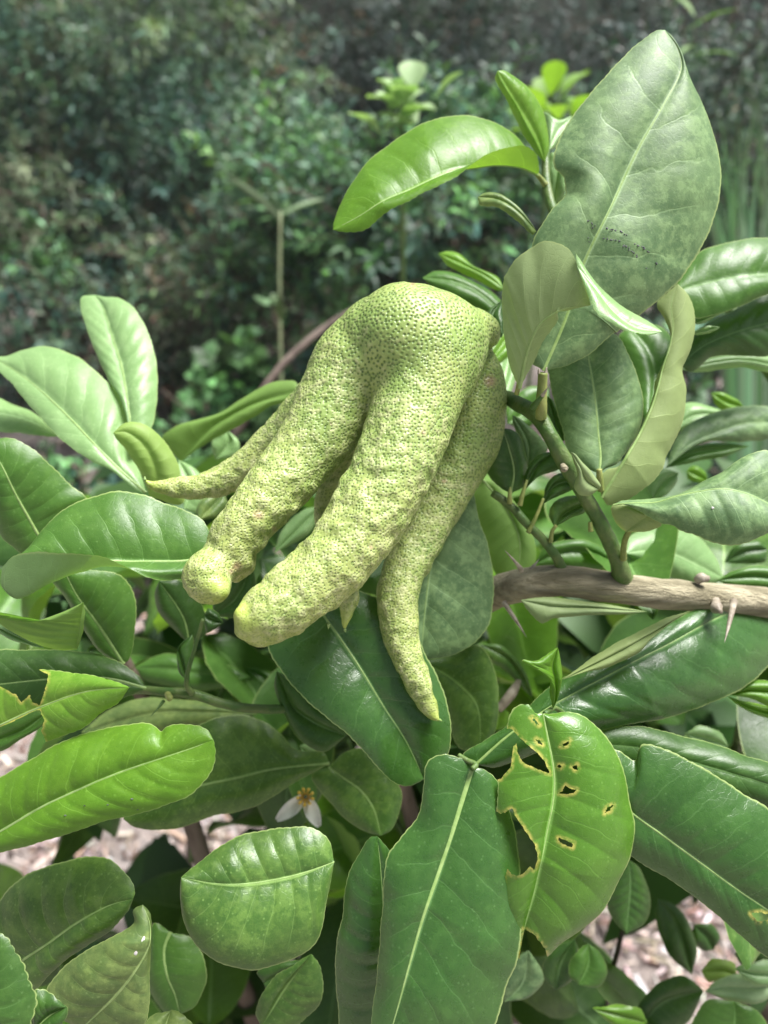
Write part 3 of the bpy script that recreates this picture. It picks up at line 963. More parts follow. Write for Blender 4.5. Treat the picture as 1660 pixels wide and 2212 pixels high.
# twigs at lower left
tw_low = twig('twig', 'F', [(560, 490, 36, 1.9), (660, 486, 35.5, 2.0), (740, 478, 35, 1.9), (860, 490, 34.6, 2.1), (1000, 500, 34.6, 2.3), (1150, 548, 34.8, 2.2), (1300, 575, 35.2, 2.1), (1480, 577, 36, 2.1), (1620, 560, 37.5, 2.2)], 'twig', lump=.07, seed=13)
twig('bud', 'F', [(870, 500, 34.2, 1.4), (882, 522, 33.8, 1.5), (890, 530, 33.7, .5)], 'twig_yellow', tw_low)
twig('thorn', 'F', [(850, 535, 34.2, .9), (820, 575, 33.9, .5), (780, 618, 33.5, .05)], 'twig', tw_low, sides=6)
twig('petiole', 'F', [(1000, 500, 34.4, 1.4), (970, 455, 34.2, 1.1), (975, 390, 34, 1.0), (1010, 270, 33.8, .9), (1055, 110, 33.6, .8)], 'twig')
twig('petiole', 'G', [(1145, 818, 29.2, 1.0), (1190, 845, 29, 1.0), (1235, 868, 28.8, 1.1), (1215, 890, 28.6, 1.0)], 'twig')
twig('petiole', 'H', [(415, 600, 30.2, 1.0), (440, 585, 30.6, 1.0), (465, 570, 31, 1.0), (560, 640, 33, 1.2)], 'twig')

# ---- right, top
leaf('B', [('E', 430, 512), (1180, 1400)and('P', 1222, 690), (870, 1120), (1010, 830), (1110, 622), (1215, 440), (1285, 300), (1270, 210), (1215, 128)],
     [('E', 330, 440), ('E', 300, 250), ('E', 330, 60), (640, 1060), (665, 1000), (730, 905), (782, 850), (784, 800), (775, 765), (738, 722), (735, 665), (755, 600), (800, 515), (900, 395), (1040, 240), (1120, 170), (1180, 130)],
     [('E', 470, 505), ('E', 570, 478), ('E', 690, 415), ('E', 830, 292), (1000, 1440), (1130, 1340), (1270, 1220), (1335, 1130), (1415, 980), (1455, 860), (1458, 740), (1430, 610), (1370, 430), (1310, 310), (1285, 240), (1250, 165)],
     (31.0, 30.7, 30.6, 30.8, 31.3, 31.9), 'grey', dl=.4, dr=.9, bl=.5, br=.5, quilt=.02, veins=8, serr=.03, label='big upright grey green leaf with dark scab marks across its midrib', ribr=.085)
leaf('B', [(695, 700), (660, 590), (600, 480), (540, 390), (490, 305)], [(640, 640), (590, 570), (540, 460), (500, 385), (480, 335)], [(714, 640), (710, 570), (690, 480), (640, 400), (580, 340), (520, 304)],
     (36.5, 36, 35.5), 'lime', dl=.2, dr=.5, rib=False)
leaf('B', [(712, 650), (740, 590), (812, 500)], [(705, 570), (690, 480), (740, 515)], [(740, 640), (790, 590), (812, 540)], (38, 39), 'pale', dl=.3, dr=.6, rib=False)
leaf('B', [(735, 890), (745, 780), (760, 690)], [(700, 850), (705, 740), (725, 660)], [(770, 860), (785, 790), (780, 720)], (37.5, 37), 'pale', rib=False)
# arching glossy leaf whose near half rolls up at the base
leaf('B', [(667, 757), (580, 724), (480, 713), (400, 722), (300, 738), (200, 775), (100, 822), (0, 868), ('A', 1560, 930), ('A', 1440, 992)],
     [(655, 700), (605, 626), (560, 578), (500, 540), (400, 505), (300, 503), (180, 530), (80, 580), (0, 635), ('A', 1590, 690), ('A', 1530, 780), ('A', 1480, 870), ('A', 1442, 960)],
     [(672, 720), (656, 662), (610, 630), (520, 641), (440, 668), (390, 702), (300, 765), (200, 815), (100, 872), (0, 924), ('A', 1590, 985), ('A', 1500, 1003)],
     (36, 34.5, 33.5, 33, 33), 'fresh', dl=1.8, dr=(0, -.8, -.8, -.3, .1, 0), bl=.3, br=.1, quilt=.018, veins=11, label='bright glossy arching leaf reaching left above the fruit')
leaf('B', [(660, 1000), (560, 905), (480, 860), (405, 850)], [(620, 950), (560, 885), (500, 840), (440, 830)], [(640, 1012), (590, 962), (540, 922), (480, 892), (415, 882)], (32, 32.5), 'olive', dl=.4, dr=-.3, nu=60, rib=False)
# curled leaf in front of the big one: upright half, then the end folding over towards the viewer
curled = leaf('E', [(300, 610), (335, 430), (400, 275), (480, 203), (570, 165), (690, 152)],
     [(258, 520), (220, 360), (203, 150), (212, 0), ('B', 530, 1180), ('B', 570, 1118), ('B', 640, 1070), ('B', 690, 1040), ('B', 755, 1052), ('B', 810, 1085), ('B', 850, 1180)],
     [(380, 450), (430, 340), (485, 275), (515, 228), (512, 190), (560, 182)],
     (30.6, 30.0, 29.3, 28.6), 'mottled', dl=(0, .2, .4, .3, -.2, -.8), dr=.2, bl=.15, br=.05, under=True, quilt=.015, rib=True, label='leaf curling over in front of the big upright leaf')
leaf('B', [(835, 1150), (905, 1230), (990, 1335), (1090, 1410), (1203, 1432)], [(830, 1095), (880, 1165), (1000, 1290), (1120, 1365)], [(840, 1195), (880, 1275), (920, 1352), (980, 1392), (1060, 1432), (1150, 1446)],
     (28.6, 28.2, 27.9, 27.9), 'pale', dl=.7, dr=-.5, bl=.15, br=.15, nu=90, rib=False, open_base=True, name='leaf_flap', parent=curled, quilt=.01, label='pale folded over end of the curling leaf')
# behind, towards the middle
leaf('B', [(520, 1250), (420, 1180), (235, 1096)], [(490, 1195), (400, 1155), (330, 1098), (270, 1085)], [(490, 1255), (380, 1200), (280, 1150)], (41, 42), 'lime', dl=.5, dr=.2, rib=False)
leaf('B', [(520, 1360), (400, 1260), (290, 1215), (165, 1200)], [(505, 1300), (400, 1220), (310, 1185), (220, 1172)], [(480, 1360), (380, 1320), (280, 1280), (200, 1230)], (40, 40.5), 'mid', dl=.8, dr=-.2, rib=False)
leaf('E', [(200, 330), (150, 210), (200, 130)], [(110, 290), (120, 190), (160, 150)], [(215, 300), (215, 200)], (36, 37), 'dark', rib=False)
# right edge, big leaves behind
leaf('B', [(1250, 1260), (1380, 1225), (1560, 1190), (1760, 1180), (1900, 1200)], [(1290, 1180), (1370, 1085), (1500, 1050), (1660, 1030), (1820, 1080)], [(1330, 1370), (1480, 1345), (1660, 1270), (1820, 1240)], (37, 37, 38), 'mid', dl=1.0, dr=-.3, rib=False)
leaf('E', [(1180, 480), (1300, 380), (1480, 300), (1660, 250), (1900, 200)], [(1200, 350), (1300, 270), (1480, 170), (1660, 90), (1850, 90)], [(1240, 520), (1350, 440), (1500, 430), (1660, 430), (1850, 330)], (38, 38, 39), 'dark', dl=.7, dr=.6, quilt=.05, rib=False)
leaf('E', [(1180, 505), (1350, 470), (1500, 455), (1680, 480), (1850, 520)], [(1260, 470), (1380, 435), (1520, 425), (1680, 440)], [(1280, 520), (1400, 500), (1520, 490), (1680, 520)], (40, 41), 'pale', dl=.5, dr=.3, rib=False)
leaf('E', [(1240, 310), (1310, 285), (1396, 275)], [(1280, 280), (1340, 268)], [(1300, 318), (1360, 300)], (37, 36.5), 'pale', rib=False)
leaf('E', [(1230, 260), (1320, 215), (1420, 190)], [(1270, 215), (1350, 185)], [(1300, 255), (1380, 215)], (37.5, 37.5), 'pale', rib=False)
# hanging wavy olive leaf
leaf('E', [(750, 1205), (850, 1042), (950, 872), (1018, 725), (1058, 600), (1085, 490), (1115, 400), (1140, 270), (1130, 150), (1165, 35)],
     [(735, 1110), (780, 1055), (840, 1035), (890, 955), (945, 868), (1000, 745), (1040, 640), (1045, 575), (1080, 480), (1108, 400), (1118, 320), (1090, 230), (1052, 152), (1100, 90)],
     [(790, 1250), (900, 1210), (1000, 1140), (1080, 1050), (1100, 980), (1130, 930), (1190, 800), (1212, 620), (1190, 512), (1212, 455), (1240, 390), (1262, 290), (1260, 190), (1222, 95)],
     (32.4, 32.2, 32.6, 33, 33.2, 33.5), 'olive', dl=.4, dr=.5, bl=.1, br=.35, under=True, quilt=.015, wav=.1, label='long wavy olive leaf seen from its matt underside')
# upright leaf behind the twig
leaf('E', [(735, 1075), (742, 980), (728, 850), (715, 700), (692, 530), (675, 420), (690, 300)],
     [(700, 1062), (640, 1035), (565, 950), (530, 820), (490, 690), (460, 570), (450, 480), (500, 370)],
     [(770, 1048), (830, 1020), (890, 945), (945, 860), (976, 730), (970, 610), (940, 500), (890, 400), (825, 310)],
     (32.6, 33, 33.3, 33.2, 33), 'grey', dl=.3, dr=.3, bl=.35, br=.4, label='upright mottled leaf standing behind the twig')
leaf('E', [(1000, 800), (1040, 560), (1000, 400), (900, 270)], [(930, 700), (890, 500), (840, 330)], [(1150, 620), (1190, 430), (1070, 270)], (37, 38.5, 40), 'mid', rib=False, dl=.5, dr=.9, bl=.4, br=.4)
leaf('E', [(170, 700), (215, 560), (250, 400)], [(140, 600), (170, 450)], [(250, 640), (290, 500)], (41, 42, 43), 'pale', rib=False)
leaf('E', [(120, 480), (190, 390), (250, 300)], [(120, 400), (180, 310)], [(190, 470), (260, 390)], (39.5, 40.5), 'lime', rib=False)
leaf('E', [(230, 800), (330, 740), (460, 600)], [(230, 700), (340, 600)], [(330, 830), (450, 720)], (44, 45), 'mid', rib=False)
# right leaf with rolled base
rolled = leaf('E', [(812, 1245), (900, 1238), (1050, 1232), (1170, 1192), (1260, 1170), (1400, 1157), (1520, 1178), (1640, 1230), (1850, 1360)],
     [(860, 1224), (1000, 1214), (1150, 1189), (1205, 1164), (1290, 1118), (1400, 1068), (1500, 1000), (1580, 960), (1670, 948), (1780, 1050)],
     [(860, 1240), (960, 1282), (1010, 1312), (1080, 1350), (1130, 1356), (1190, 1388), (1260, 1410), (1350, 1446), (1450, 1472), (1550, 1450), (1610, 1420), (1680, 1390), (1790, 1400)],
     (31.5, 31, 30.6, 30.3, 30.3, 30.5), 'grey', dl=.7, dr=-.2, bl=.15, br=.45, ribr=.055, label='broad grey green leaf with rolled yellowish base at the right edge')
leaf('E', [(1010, 1300), (940, 1345), (880, 1395)], [(905, 1255), (830, 1240), (803, 1262), (810, 1310), (835, 1358)], [(1075, 1352), (1010, 1385), (940, 1395)], (31.3, 31.9), 'olive', under=True, nu=60, rib=False, name='leaf_flap', parent=rolled, label='yellowish underside of the rolled leaf base', dl=.2, dr=.2)
leaf('E', [(735, 1160), (660, 1110), (610, 1020), (580, 955)], [(680, 1190), (630, 1185), (610, 1150), (622, 1080), (598, 1010)], [(740, 1140), (690, 1080), (650, 1035), (610, 975)], (30.8, 30.4), 'mottled', nu=60, rib=False, under=True, label='small pale leaf curled against the twig')
# dark leaves in the middle behind the twig
leaf('E', [(250, 1185), (270, 1060), (240, 930), (205, 825)], [(190, 1150), (120, 1060), (110, 950), (150, 860)], [(330, 1140), (345, 1040), (328, 930), (300, 865), (255, 832)], (34.5, 34.3, 34), 'dark', dl=.4, dr=.4)
leaf('E', [(325, 1170), (390, 1040), (450, 985), (500, 958)], [(325, 1080), (370, 1005), (430, 965)], [(400, 1095), (480, 1062), (535, 1030)], (34.5, 34.2), 'dark', rib=False)
leaf('E', [(345, 1050), (350, 920), (300, 820), (262, 755)], [(325, 980), (300, 880), (265, 800)], [(430, 970), (450, 930), (380, 850), (310, 780)], (35.2, 35), 'grey', rib=False)
leaf('E', [(540, 900), (500, 800), (450, 650)], [(470, 830), (445, 740)], [(555, 850), (520, 760), (480, 670)], (35.5, 35.2), 'dark', rib=False)
leaf('E', [(430, 1240), (480, 1150), (560, 1120), (612, 1150)], [(440, 1150), (490, 1080), (560, 1070)], [(480, 1215), (550, 1185)], (34, 33.6), 'dark', rib=False)
leaf('E', [(490, 1370), (530, 1310), (590, 1270), (668, 1240)], [(462, 1300), (480, 1240), (560, 1200), (630, 1200)], [(520, 1352), (600, 1315), (660, 1285)], (34, 34.5), 'mottled', rib=False)
leaf('E', [(100, 1110), (220, 1260), (290, 1400), (300, 1540), (260, 1660)], [(40, 1200), (80, 1400), (140, 1560), (190, 1650)], [(180, 1120), (310, 1290), (380, 1450), (385, 1560), (330, 1640)], (38.5, 38, 37.5), 'fresh', dl=.5, dr=.3, under=True)
leaf('E', [(380, 1570), (480, 1520), (620, 1500), (820, 1560)], [(440, 1475), (550, 1440), (680, 1440), (770, 1490)], [(480, 1590), (620, 1600), (740, 1600)], (38.5, 39), 'mid', rib=False)
leaf('E', [(880, 1510), (1000, 1500), (1150, 1520), (1300, 1590), (1420, 1650)], [(895, 1430), (1000, 1378), (1150, 1370), (1290, 1430), (1375, 1540)], [(950, 1560), (1080, 1620), (1200, 1680), (1330, 1690)], (39, 40, 41), 'pale', dl=.9, dr=.2, rib=False)
leaf('E', [(1380, 1660), (1480, 1640), (1600, 1635), (1800, 1660)], [(1470, 1608), (1580, 1583), (1700, 1600)], [(1480, 1700), (1600, 1705), (1700, 1700)], (38, 38), 'mid', rib=False)
leaf('E', [(1105, 1035), (1230, 920), (1380, 850), (1540, 800), (1800, 800)], [(1170, 860), (1290, 765), (1420, 722), (1540, 705), (1700, 715)], [(1230, 940), (1350, 902), (1500, 900), (1680, 880)], (40, 41, 42), 'grey', dl=.8, dr=.2, quilt=.05, rib=False)
leaf('E', [(1120, 850), (1250, 760), (1450, 745)], [(1150, 760), (1210, 690), (1340, 705)], [(1180, 840), (1320, 800)], (42.5, 43), 'pale', dl=.6, rib=False)
leaf('E', [(1095, 1045), (1250, 965), (1400, 940), (1560, 925)], [(1200, 945), (1330, 905), (1450, 908)], [(1250, 1015), (1400, 990), (1480, 960)], (41, 41.5), 'mid', rib=False, dl=.3)
leaf('E', [(1345, 632), (1420, 680), (1530, 712)], [(1400, 632), (1480, 665)], [(1370, 690), (1450, 742)], (45, 45), 'lime', rib=False)
leaf('E', [(1330, 1120), (1280, 1090), (1212, 1060)], [(1310, 1060), (1250, 1035)], [(1280, 1125), (1225, 1105)], (46, 46), 'lime', rib=False, nu=40)
leaf('E', [(1020, 1220), (1090, 1120), (1170, 1070)], [(1000, 1130), (1080, 1050)], [(1080, 1200), (1150, 1140)], (42, 42), 'pale', rib=False)
leaf('E', [(1420, 1560), (1530, 1500), (1660, 1490)], [(1480, 1470), (1600, 1450)], [(1500, 1570), (1640, 1560)], (45, 45), 'dark', rib=False)

# ---- left, top group
leaf('C', [(745, 1000), (712, 790), (700, 680), (668, 500), (618, 330), (555, 125), (500, 97)] and [(720, 960), (712, 790), (700, 680), (668, 500), (618, 330), (560, 150), (520, 96)],
     [(705, 860), (695, 760), (655, 655), (590, 560), (530, 430), (470, 260), (438, 150), (450, 104)], [(790, 900), (840, 800), (858, 640), (862, 500), (842, 380), (792, 260), (722, 160), (650, 114), (570, 106)],
     (37, 38, 39.8, 41.6), 'pale', dl=.3, dr=.6, bl=.2, br=.4, quilt=.05, veins=12, ribr=.1)
leaf('C', [(800, 1180), (700, 1095), (560, 960), (400, 790), (200, 600), (30, 478), (-60, 430)], [(765, 1060), (715, 970), (700, 790), (680, 690), (620, 608), (540, 528), (440, 440), (330, 390), (230, 377), (120, 400), (30, 432)],
     [(740, 1160), (620, 1065), (480, 992), (330, 882), (180, 725), (60, 575), (-30, 490)], (36.6, 37.0, 38.2, 39.6), 'pale', dl=1.4, dr=-.3, bl=.4, br=.1, quilt=.03, ribr=.09)
leaf('C', [(820, 1200), (860, 1080), (800, 930), (700, 850), (620, 850)], [(760, 1050), (700, 955), (640, 885)], [(1000, 1240), (990, 1080), (960, 975), (900, 885), (830, 825), (750, 793), (680, 800)], (36, 35.4, 35), 'lime', under=True, rib=False, dl=.2, dr=.5)
leaf('C', [(330, 870), (180, 790), (0, 745), (-120, 740)], [(300, 840), (180, 735), (60, 690), (-40, 650)], [(250, 872), (100, 852), (-20, 840)], (40, 41.5), 'pale', dl=1.8, dr=-.8, rib=False)
leaf('C', [(260, 1490), (195, 1385), (80, 1180), (0, 1015), (-80, 900)], [(470, 1330) and (380, 1350), (475, 1215), (400, 1150), (300, 1048), (200, 950), (100, 890), (20, 876)], [(130, 1515), (60, 1470), (0, 1410), (-60, 1200), (-90, 1000)],
     (34.5, 34, 33.5, 33.5), 'mid', dl=.7, dr=.5, bl=.2, br=.3, ribr=.09)
# folded leaf, near half rolling up to show its underside
leaf('C', [(1190, 1500), (1030, 1551), (850, 1556), (680, 1556), (400, 1545), (140, 1520), (10, 1590)],
     [(1120, 1342), (1020, 1278), (900, 1238), (800, 1200), (650, 1174), (480, 1212), (350, 1270), (240, 1370), (135, 1500)],
     [[(1150, 1600), (1000, 1610), (850, 1610), (720, 1585), (560, 1590), (300, 1665), (100, 1765), (5, 1690)], [(1120, 1640), (1000, 1652), (900, 1660), (800, 1640), (700, 1592), (560, 1536), (320, 1514), (180, 1504), (70, 1530)]],
     (31.5, 31, 30.5, 30.2, 30.2), 'mid', dl=1.2, dr=[-.6, (0, -.2, -.6, -1.3, -1.0, 0)], bl=.3, br=0, quilt=.02, label='green leaf behind the left fingers with one edge rolled up')
leaf('F', [(640, 345), (520, 155), (400, -10), (330, -150)], [(560, 315), (490, 262), (440, 180), (330, 0), (270, -100)], [(672, 320), (695, 220), (706, 100), (700, 0), (620, -120)], (34.5, 34, 33.5), 'mid', dl=.3, dr=.5, ribr=.11)
leaf('F', [(400, 268), (420, 150), (435, 22)], [(300, 272), (140, 222), (0, 145), (-100, 60), (0, 100), (160, 125), (300, 85)], [(418, 220), (440, 100)], (30.5, 29.5), 'fresh', under=True, rib=False, dl=.2, label='green leaf folded to a sharp corner at the left edge')
leaf('F', [(230, 262), (100, 200), (-60, 130)], [(150, 215), (20, 145)], [(130, 240), (0, 185)], (31.5, 31.5), 'pale', rib=False)
leaf('F', [(760, 470), (560, 420), (300, 420), (0, 450), (-200, 470)], [(720, 405), (640, 345), (540, 305), (420, 280), (270, 268), (120, 270), (-50, 285)], [(640, 520), (400, 560), (150, 600), (-50, 620)], (34, 33.5, 33), 'dark', dl=.8, dr=-.2)
leaf('F', [(240, 600), (120, 690), (-100, 760)], [(180, 590), (60, 620), (-50, 660)], [(235, 660), (110, 740), (0, 795)], (32, 32), 'mid', rib=False)
leaf('C', [(990, 1010), (1100, 880), (1200, 790), (1400, 690), (1635, 620)], [(890, 885), (960, 822), (1080, 780), (1200, 742), (1300, 680), (1400, 620), (1480, 580), (1560, 564), (1620, 572)], [(1060, 960), (1150, 900), (1280, 830), (1400, 762), (1500, 700), (1620, 680)],
     (44, 43, 42), 'fresh', under=True, dl=.4, dr=-.2, rib=False)
leaf('C', [(1010, 1270), (1040, 1130), (980, 1000)], [(990, 1180), (965, 1080)], [(1120, 1300), (1125, 1150), (1060, 1045)], (40, 41), 'pale', rib=False)
leaf('C', [(1090, 1330), (1160, 1260), (1230, 1180)], [(1080, 1260), (1150, 1190)], [(1180, 1310), (1240, 1240)], (39, 40), 'olive', rib=False)
leaf('C', [(1180, 1000), (1260, 900), (1240, 830)], [(1160, 920), (1190, 850)], [(1300, 980), (1310, 900)], (46, 46), 'pale', rib=False)
leaf('D', [(560, 1210), (650, 1120), (760, 1010)], [(590, 1120), (680, 1030)], [(620, 1180), (720, 1110)], (40, 40.5), 'pale', rib=False, dl=.3)
leaf('D', [(200, 1600), (170, 1480), (70, 1330)], [(80, 1480), (50, 1390)], [(280, 1540), (250, 1420), (160, 1330)], (36.5, 36), 'dark', dl=.3, dr=.4)
leaf('D', [(300, 1480), (400, 1400), (470, 1250)], [(300, 1420), (380, 1310)], [(420, 1480), (480, 1380)], (36.8, 36.5), 'dark', rib=False)
leaf('F', [(1060, 90), (1110, 110), (1160, 130)], [(1080, 50), (1130, 70)], [(1070, 180), (1120, 160)], (35, 35), 'dark', rib=False, nu=40)
leaf('F', [(985, 440), (950, 340), (930, 260), (1000, 190)], [(930, 390), (915, 320), (945, 240)], [(990, 360), (1005, 280)], (34.6, 35), 'dark', rib=False)

# ---- centre, under the fruit
leaf('G', [(300, -90), (400, 30), (480, 140), (620, 345), (760, 572), (870, 742), (966, 942)],
     [(150, 80), (140, 200), (165, 290), (260, 432), (400, 572), (560, 702), (700, 850), (790, 945), (880, 978)],
     [(620, -40), (860, 100), (990, 320), (1042, 412), (1082, 520), (1106, 650), (1098, 790), (1030, 890)],
     (33.5, 33, 32.5, 32.3, 32.5), 'deep', dl=-.5, dr=.6, bl=.25, br=.5, quilt=.02, ribr=.085, label='large deep green leaf hanging straight under the fruit')
leaf('D', [(1330, 900), (1290, 1050), (1230, 1250), (1205, 1420), (1185, 1660)], [(1230, 1000), (1130, 1200), (1080, 1450), (1120, 1600)], [(1400, 930), (1432, 1060), (1475, 1190), (1497, 1350), (1482, 1500), (1420, 1585), (1330, 1642), (1240, 1662)],
     (34.5, 34.2, 34, 34), 'grey', dl=.3, dr=.5, bl=.3, br=.35, veins=8, label='grey green leaf behind the long hanging finger')
leaf('G', [(560, 720), (400, 650), (280, 560), (200, 380)], [(440, 800), (300, 722), (240, 600), (190, 460)], [(540, 640), (420, 560), (320, 450)], (36, 36), 'dark', rib=False)
leaf('G', [(470, 880), (560, 945), (640, 1005), (705, 1100), (742, 1236)], [(400, 905), (385, 935), (430, 1010), (500, 1090), (580, 1170), (670, 1222)], [(560, 800), (660, 790), (770, 900), (852, 1010), (835, 1120), (800, 1200)], (39, 38.5, 38), 'mottled', dl=.3, dr=.4)
leaf('G', [(475, 860), (180, 890), (0, 935), ('F', 1010, 985), ('F', 800, 1060), ('F', 640, 1150)],
     [(440, 800), ('F', 1540, 790), ('F', 1450, 700), ('F', 1360, 640), ('F', 1260, 608), ('F', 1130, 620), ('F', 980, 690), ('F', 800, 850), ('F', 680, 1000)],
     [(400, 905), ('F', 1530, 960), ('F', 1400, 1040), ('F', 1250, 1110), ('F', 1100, 1142), ('F', 960, 1190), ('F', 830, 1202), ('F', 700, 1192)], (37.5, 37, 36, 35.5), 'mottled', dl=.9, dr=.2, bl=.3, br=.3)
leaf('F', [(1340, 605), (1100, 590), (800, 600), (420, 700)], [(1150, 555), (960, 528), (760, 520), (560, 590)], [(1200, 640), (1000, 680), (700, 720), (500, 730)], (41, 41), 'olive', rib=False, dl=.6)
leaf('F', [(1300, 410), (1100, 400), (900, 370), (700, 360)], [(1200, 355), (1000, 308), (850, 288)], [(1250, 440), (1050, 482), (900, 460), (760, 430)], (46, 46), 'mid', rib=False, dl=.6)
leaf('F', [(1450, 590) and (1440, 560), (1380, 420), (1270, 360)], [(1380, 530), (1300, 440)], [(1470, 480), (1400, 380)], (47, 47), 'mid', rib=False)
leaf('G', [(960, 330), (1120, 430), (1240, 560), (1260, 790)], [(1000, 460), (1090, 620), (1150, 780)], [(1080, 300), (1250, 250), (1342, 400), (1352, 570), (1330, 710)], (38, 38, 37.5), 'mottled', rib=False, dl=.3, dr=.5)
leaf('H', [(80, 242), (210, 300), (290, 400), (350, 525)], [(100, 310), (200, 370), (290, 460)], [(190, 250), (295, 355), (345, 470)], (43, 43), 'mottled', rib=False)
leaf('G', [(455, 862), (390, 820), (318, 768)], [(400, 860), (350, 830)], [(440, 800), (380, 752)], (40.5, 41), 'pale', rib=False, nu=50)
leaf('H', [(160, 690), (175, 620), (200, 570)], [(150, 650), (165, 600)], [(230, 680), (250, 620)], (42, 42), 'lime', rib=False, nu=40)
twig('dry_stalk', 'H', [(175, 580, 42, 2.2), (240, 500, 42, 2.8), (285, 425, 43, 1.5)], 'thorn')

# ---- bottom left
leaf('F', [(-200, 1310), (0, 1215), (200, 1096), (400, 1000), (600, 915), (800, 846), (1000, 780), (1108, 738)],
     [(-130, 1010), (0, 930), (150, 842), (300, 762), (450, 702), (600, 670), (740, 651), (800, 663), (838, 692), (870, 668), (950, 654), (1030, 664), (1085, 695)],
     [(-120, 1360), (0, 1325), (200, 1270), (350, 1225), (500, 1180), (700, 1130), (850, 1080), (980, 1030), (1060, 960), (1110, 872), (1121, 800)],
     (28.5, 28, 27.8, 27.8, 28), 'fresh', dl=.9, dr=-.2, bl=.4, br=.35, quilt=.03, veins=11, ribr=.08, label='long bright green leaf with a notch, crossing the left edge')
hl = [[(205, 560), (165, 540), (155, 503), (110, 542), (90, 508), (40, 482), (-20, 448), (-30, 340), (120, 330), (250, 400), (240, 450), (225, 500)],
      [(207, 580), (105, 626), (-40, 690), (-40, 800), (120, 800), (225, 770), (240, 757), (214, 690), (232, 640)]]
leaf('F', [(-160, 740), (0, 662), (205, 570), (440, 490), (672, 465)], [(-100, 540), (40, 420), (180, 380), (310, 383), (440, 393), (560, 420)], [(-60, 800), (100, 790), (240, 757), (330, 720), (430, 680), (530, 600), (620, 540)],
     (28.5, 28.3, 28), 'lime', dl=.4, dr=.3, bl=.2, br=.2, quilt=.03, veins=8, holes=hl, nu=200, nv=40, wear_d=6, label='yellow green leaf chewed through at the midrib, left edge', ribr=.05)
leaf('F', [(0, 1980), (120, 1882), (260, 1790), (400, 1690), (560, 1602), (692, 1562)], [(-120, 1760), (0, 1572), (60, 1500), (160, 1430), (300, 1378), (440, 1346), (540, 1350), (620, 1400), (680, 1470), (702, 1530)],
     [(80, 2120), (200, 2022), (250, 1962), (330, 1890), (430, 1830), (560, 1740), (660, 1632)], (31, 30.5, 30, 30), 'mottled', dl=.7, dr=.2, bl=.35, br=.3, quilt=.03, label='rounded dark mottled leaf at lower left over the mulch')
leaf('F', [(-150, 2500), (-100, 2200), (-60, 1950), (-30, 1745)], [(-350, 2300), (-250, 1950), (-120, 1780)], [(60, 2450), (160, 2220), (182, 2100), (170, 2030), (140, 1950), (110, 1870), (60, 1795), (10, 1752)],
     (26, 26, 26.5), 'dark', dr=.3, dl=.3, serr=.06, nu=200, label='deep green scalloped leaf in the bottom left corner')
leaf('F', [(180, 2240), (260, 2170), (345, 2125)], [(160, 2120), (180, 2036), (230, 2044), (290, 2068)], [(260, 2260), (320, 2215), (350, 2160)], (27.5, 27.5), 'dark', serr=.05, nu=80)
leaf('F', [(420, 2240), (600, 2070), (700, 1950), (775, 1815), (780, 1700), (742, 1594)], [(220, 2140), (240, 2040), (290, 1960), (380, 1880), (520, 1790), (690, 1692), (690, 1625)], [(600, 2260), (740, 2220), (772, 2140), (784, 2000), (788, 1800), (783, 1640)],
     (29.5, 29.2, 29, 29, 29.5), 'olive', dl=.3, dr=.6, bl=.4, br=.15, quilt=.02, ribr=.05, label='cupped olive leaf with two white specks, lower left')
leaf('F', [(885, 1735), (852, 1830), (868, 1960), (908, 2060), (935, 2165)], [(800, 1690), (770, 1850), (770, 2020), (850, 2150)], [(990, 1768), (1050, 1850), (1073, 1930), (1062, 2020), (1010, 2120)], (36.5, 36, 36), 'mid', dl=.3, dr=.4, ribr=.12)
leaf('F', [(840, 2300), (860, 2220), (890, 2140)], [(740, 2260), (790, 2175)], [(1010, 2260), (970, 2175)], (31, 31.5), 'olive', rib=False)
leaf('G', [(500, 1372), (330, 1432), (160, 1470), (0, 1488), ('F', 1100, 1482), ('F', 940, 1452)],
     [(470, 1262), (400, 1202), (280, 1184), (120, 1208), (0, 1240), ('F', 1180, 1272), ('F', 1080, 1340)],
     [(455, 1600), (425, 1760), (350, 1850), (220, 1902), (100, 1930), (0, 1915), ('F', 1100, 1872), ('F', 1000, 1790), ('F', 950, 1680), ('F', 935, 1550)],
     (31, 30.5, 30, 29.8), 'mottled', dl=1.0, dr=-.3, bl=.3, br=.5, quilt=.035, veins=9, ribr=.03, label='broad round mottled leaf at bottom centre left')
leaf('G', [(800, 2300), (770, 2000), (760, 1700), (740, 1400), (722, 1238)], [(560, 2300), (518, 2120), (508, 1950), (513, 1800), (540, 1650), (558, 1500), (590, 1400), (642, 1310), (685, 1246)], [(900, 2200), (900, 1800), (850, 1400)],
     (30.5, 30, 30.3), 'deep', dl=.4, dr=.4, bl=.4, quilt=.035, veins=10)
leaf('G', [(800, 2400) and (770, 2330), (820, 2160), (890, 1905), (960, 1662), (1040, 1432), (1100, 1252), (1160, 1062), (1216, 880)][::-1],
     [(1180, 842), (1130, 826), (1070, 811), (1010, 826), (976, 870), (965, 960), (954, 1080), (920, 1162), (850, 1242), (785, 1330), (761, 1430), (750, 1600), (735, 1800), (715, 2000), (690, 2230), (710, 2320)],
     [(1270, 888), (1345, 950), (1405, 1080), (1442, 1200), (1467, 1400), (1468, 1650), (1446, 1880), (1402, 1990), (1362, 2130), (1320, 2240), (1100, 2380)],
     (29, 28.4, 27.8, 27.5, 27.5), 'deep', dl=.5, dr=.7, bl=.3, br=.5, quilt=.02, veins=9, ribr=.12, label='large glossy leaf with a thick pale midrib, bottom centre')
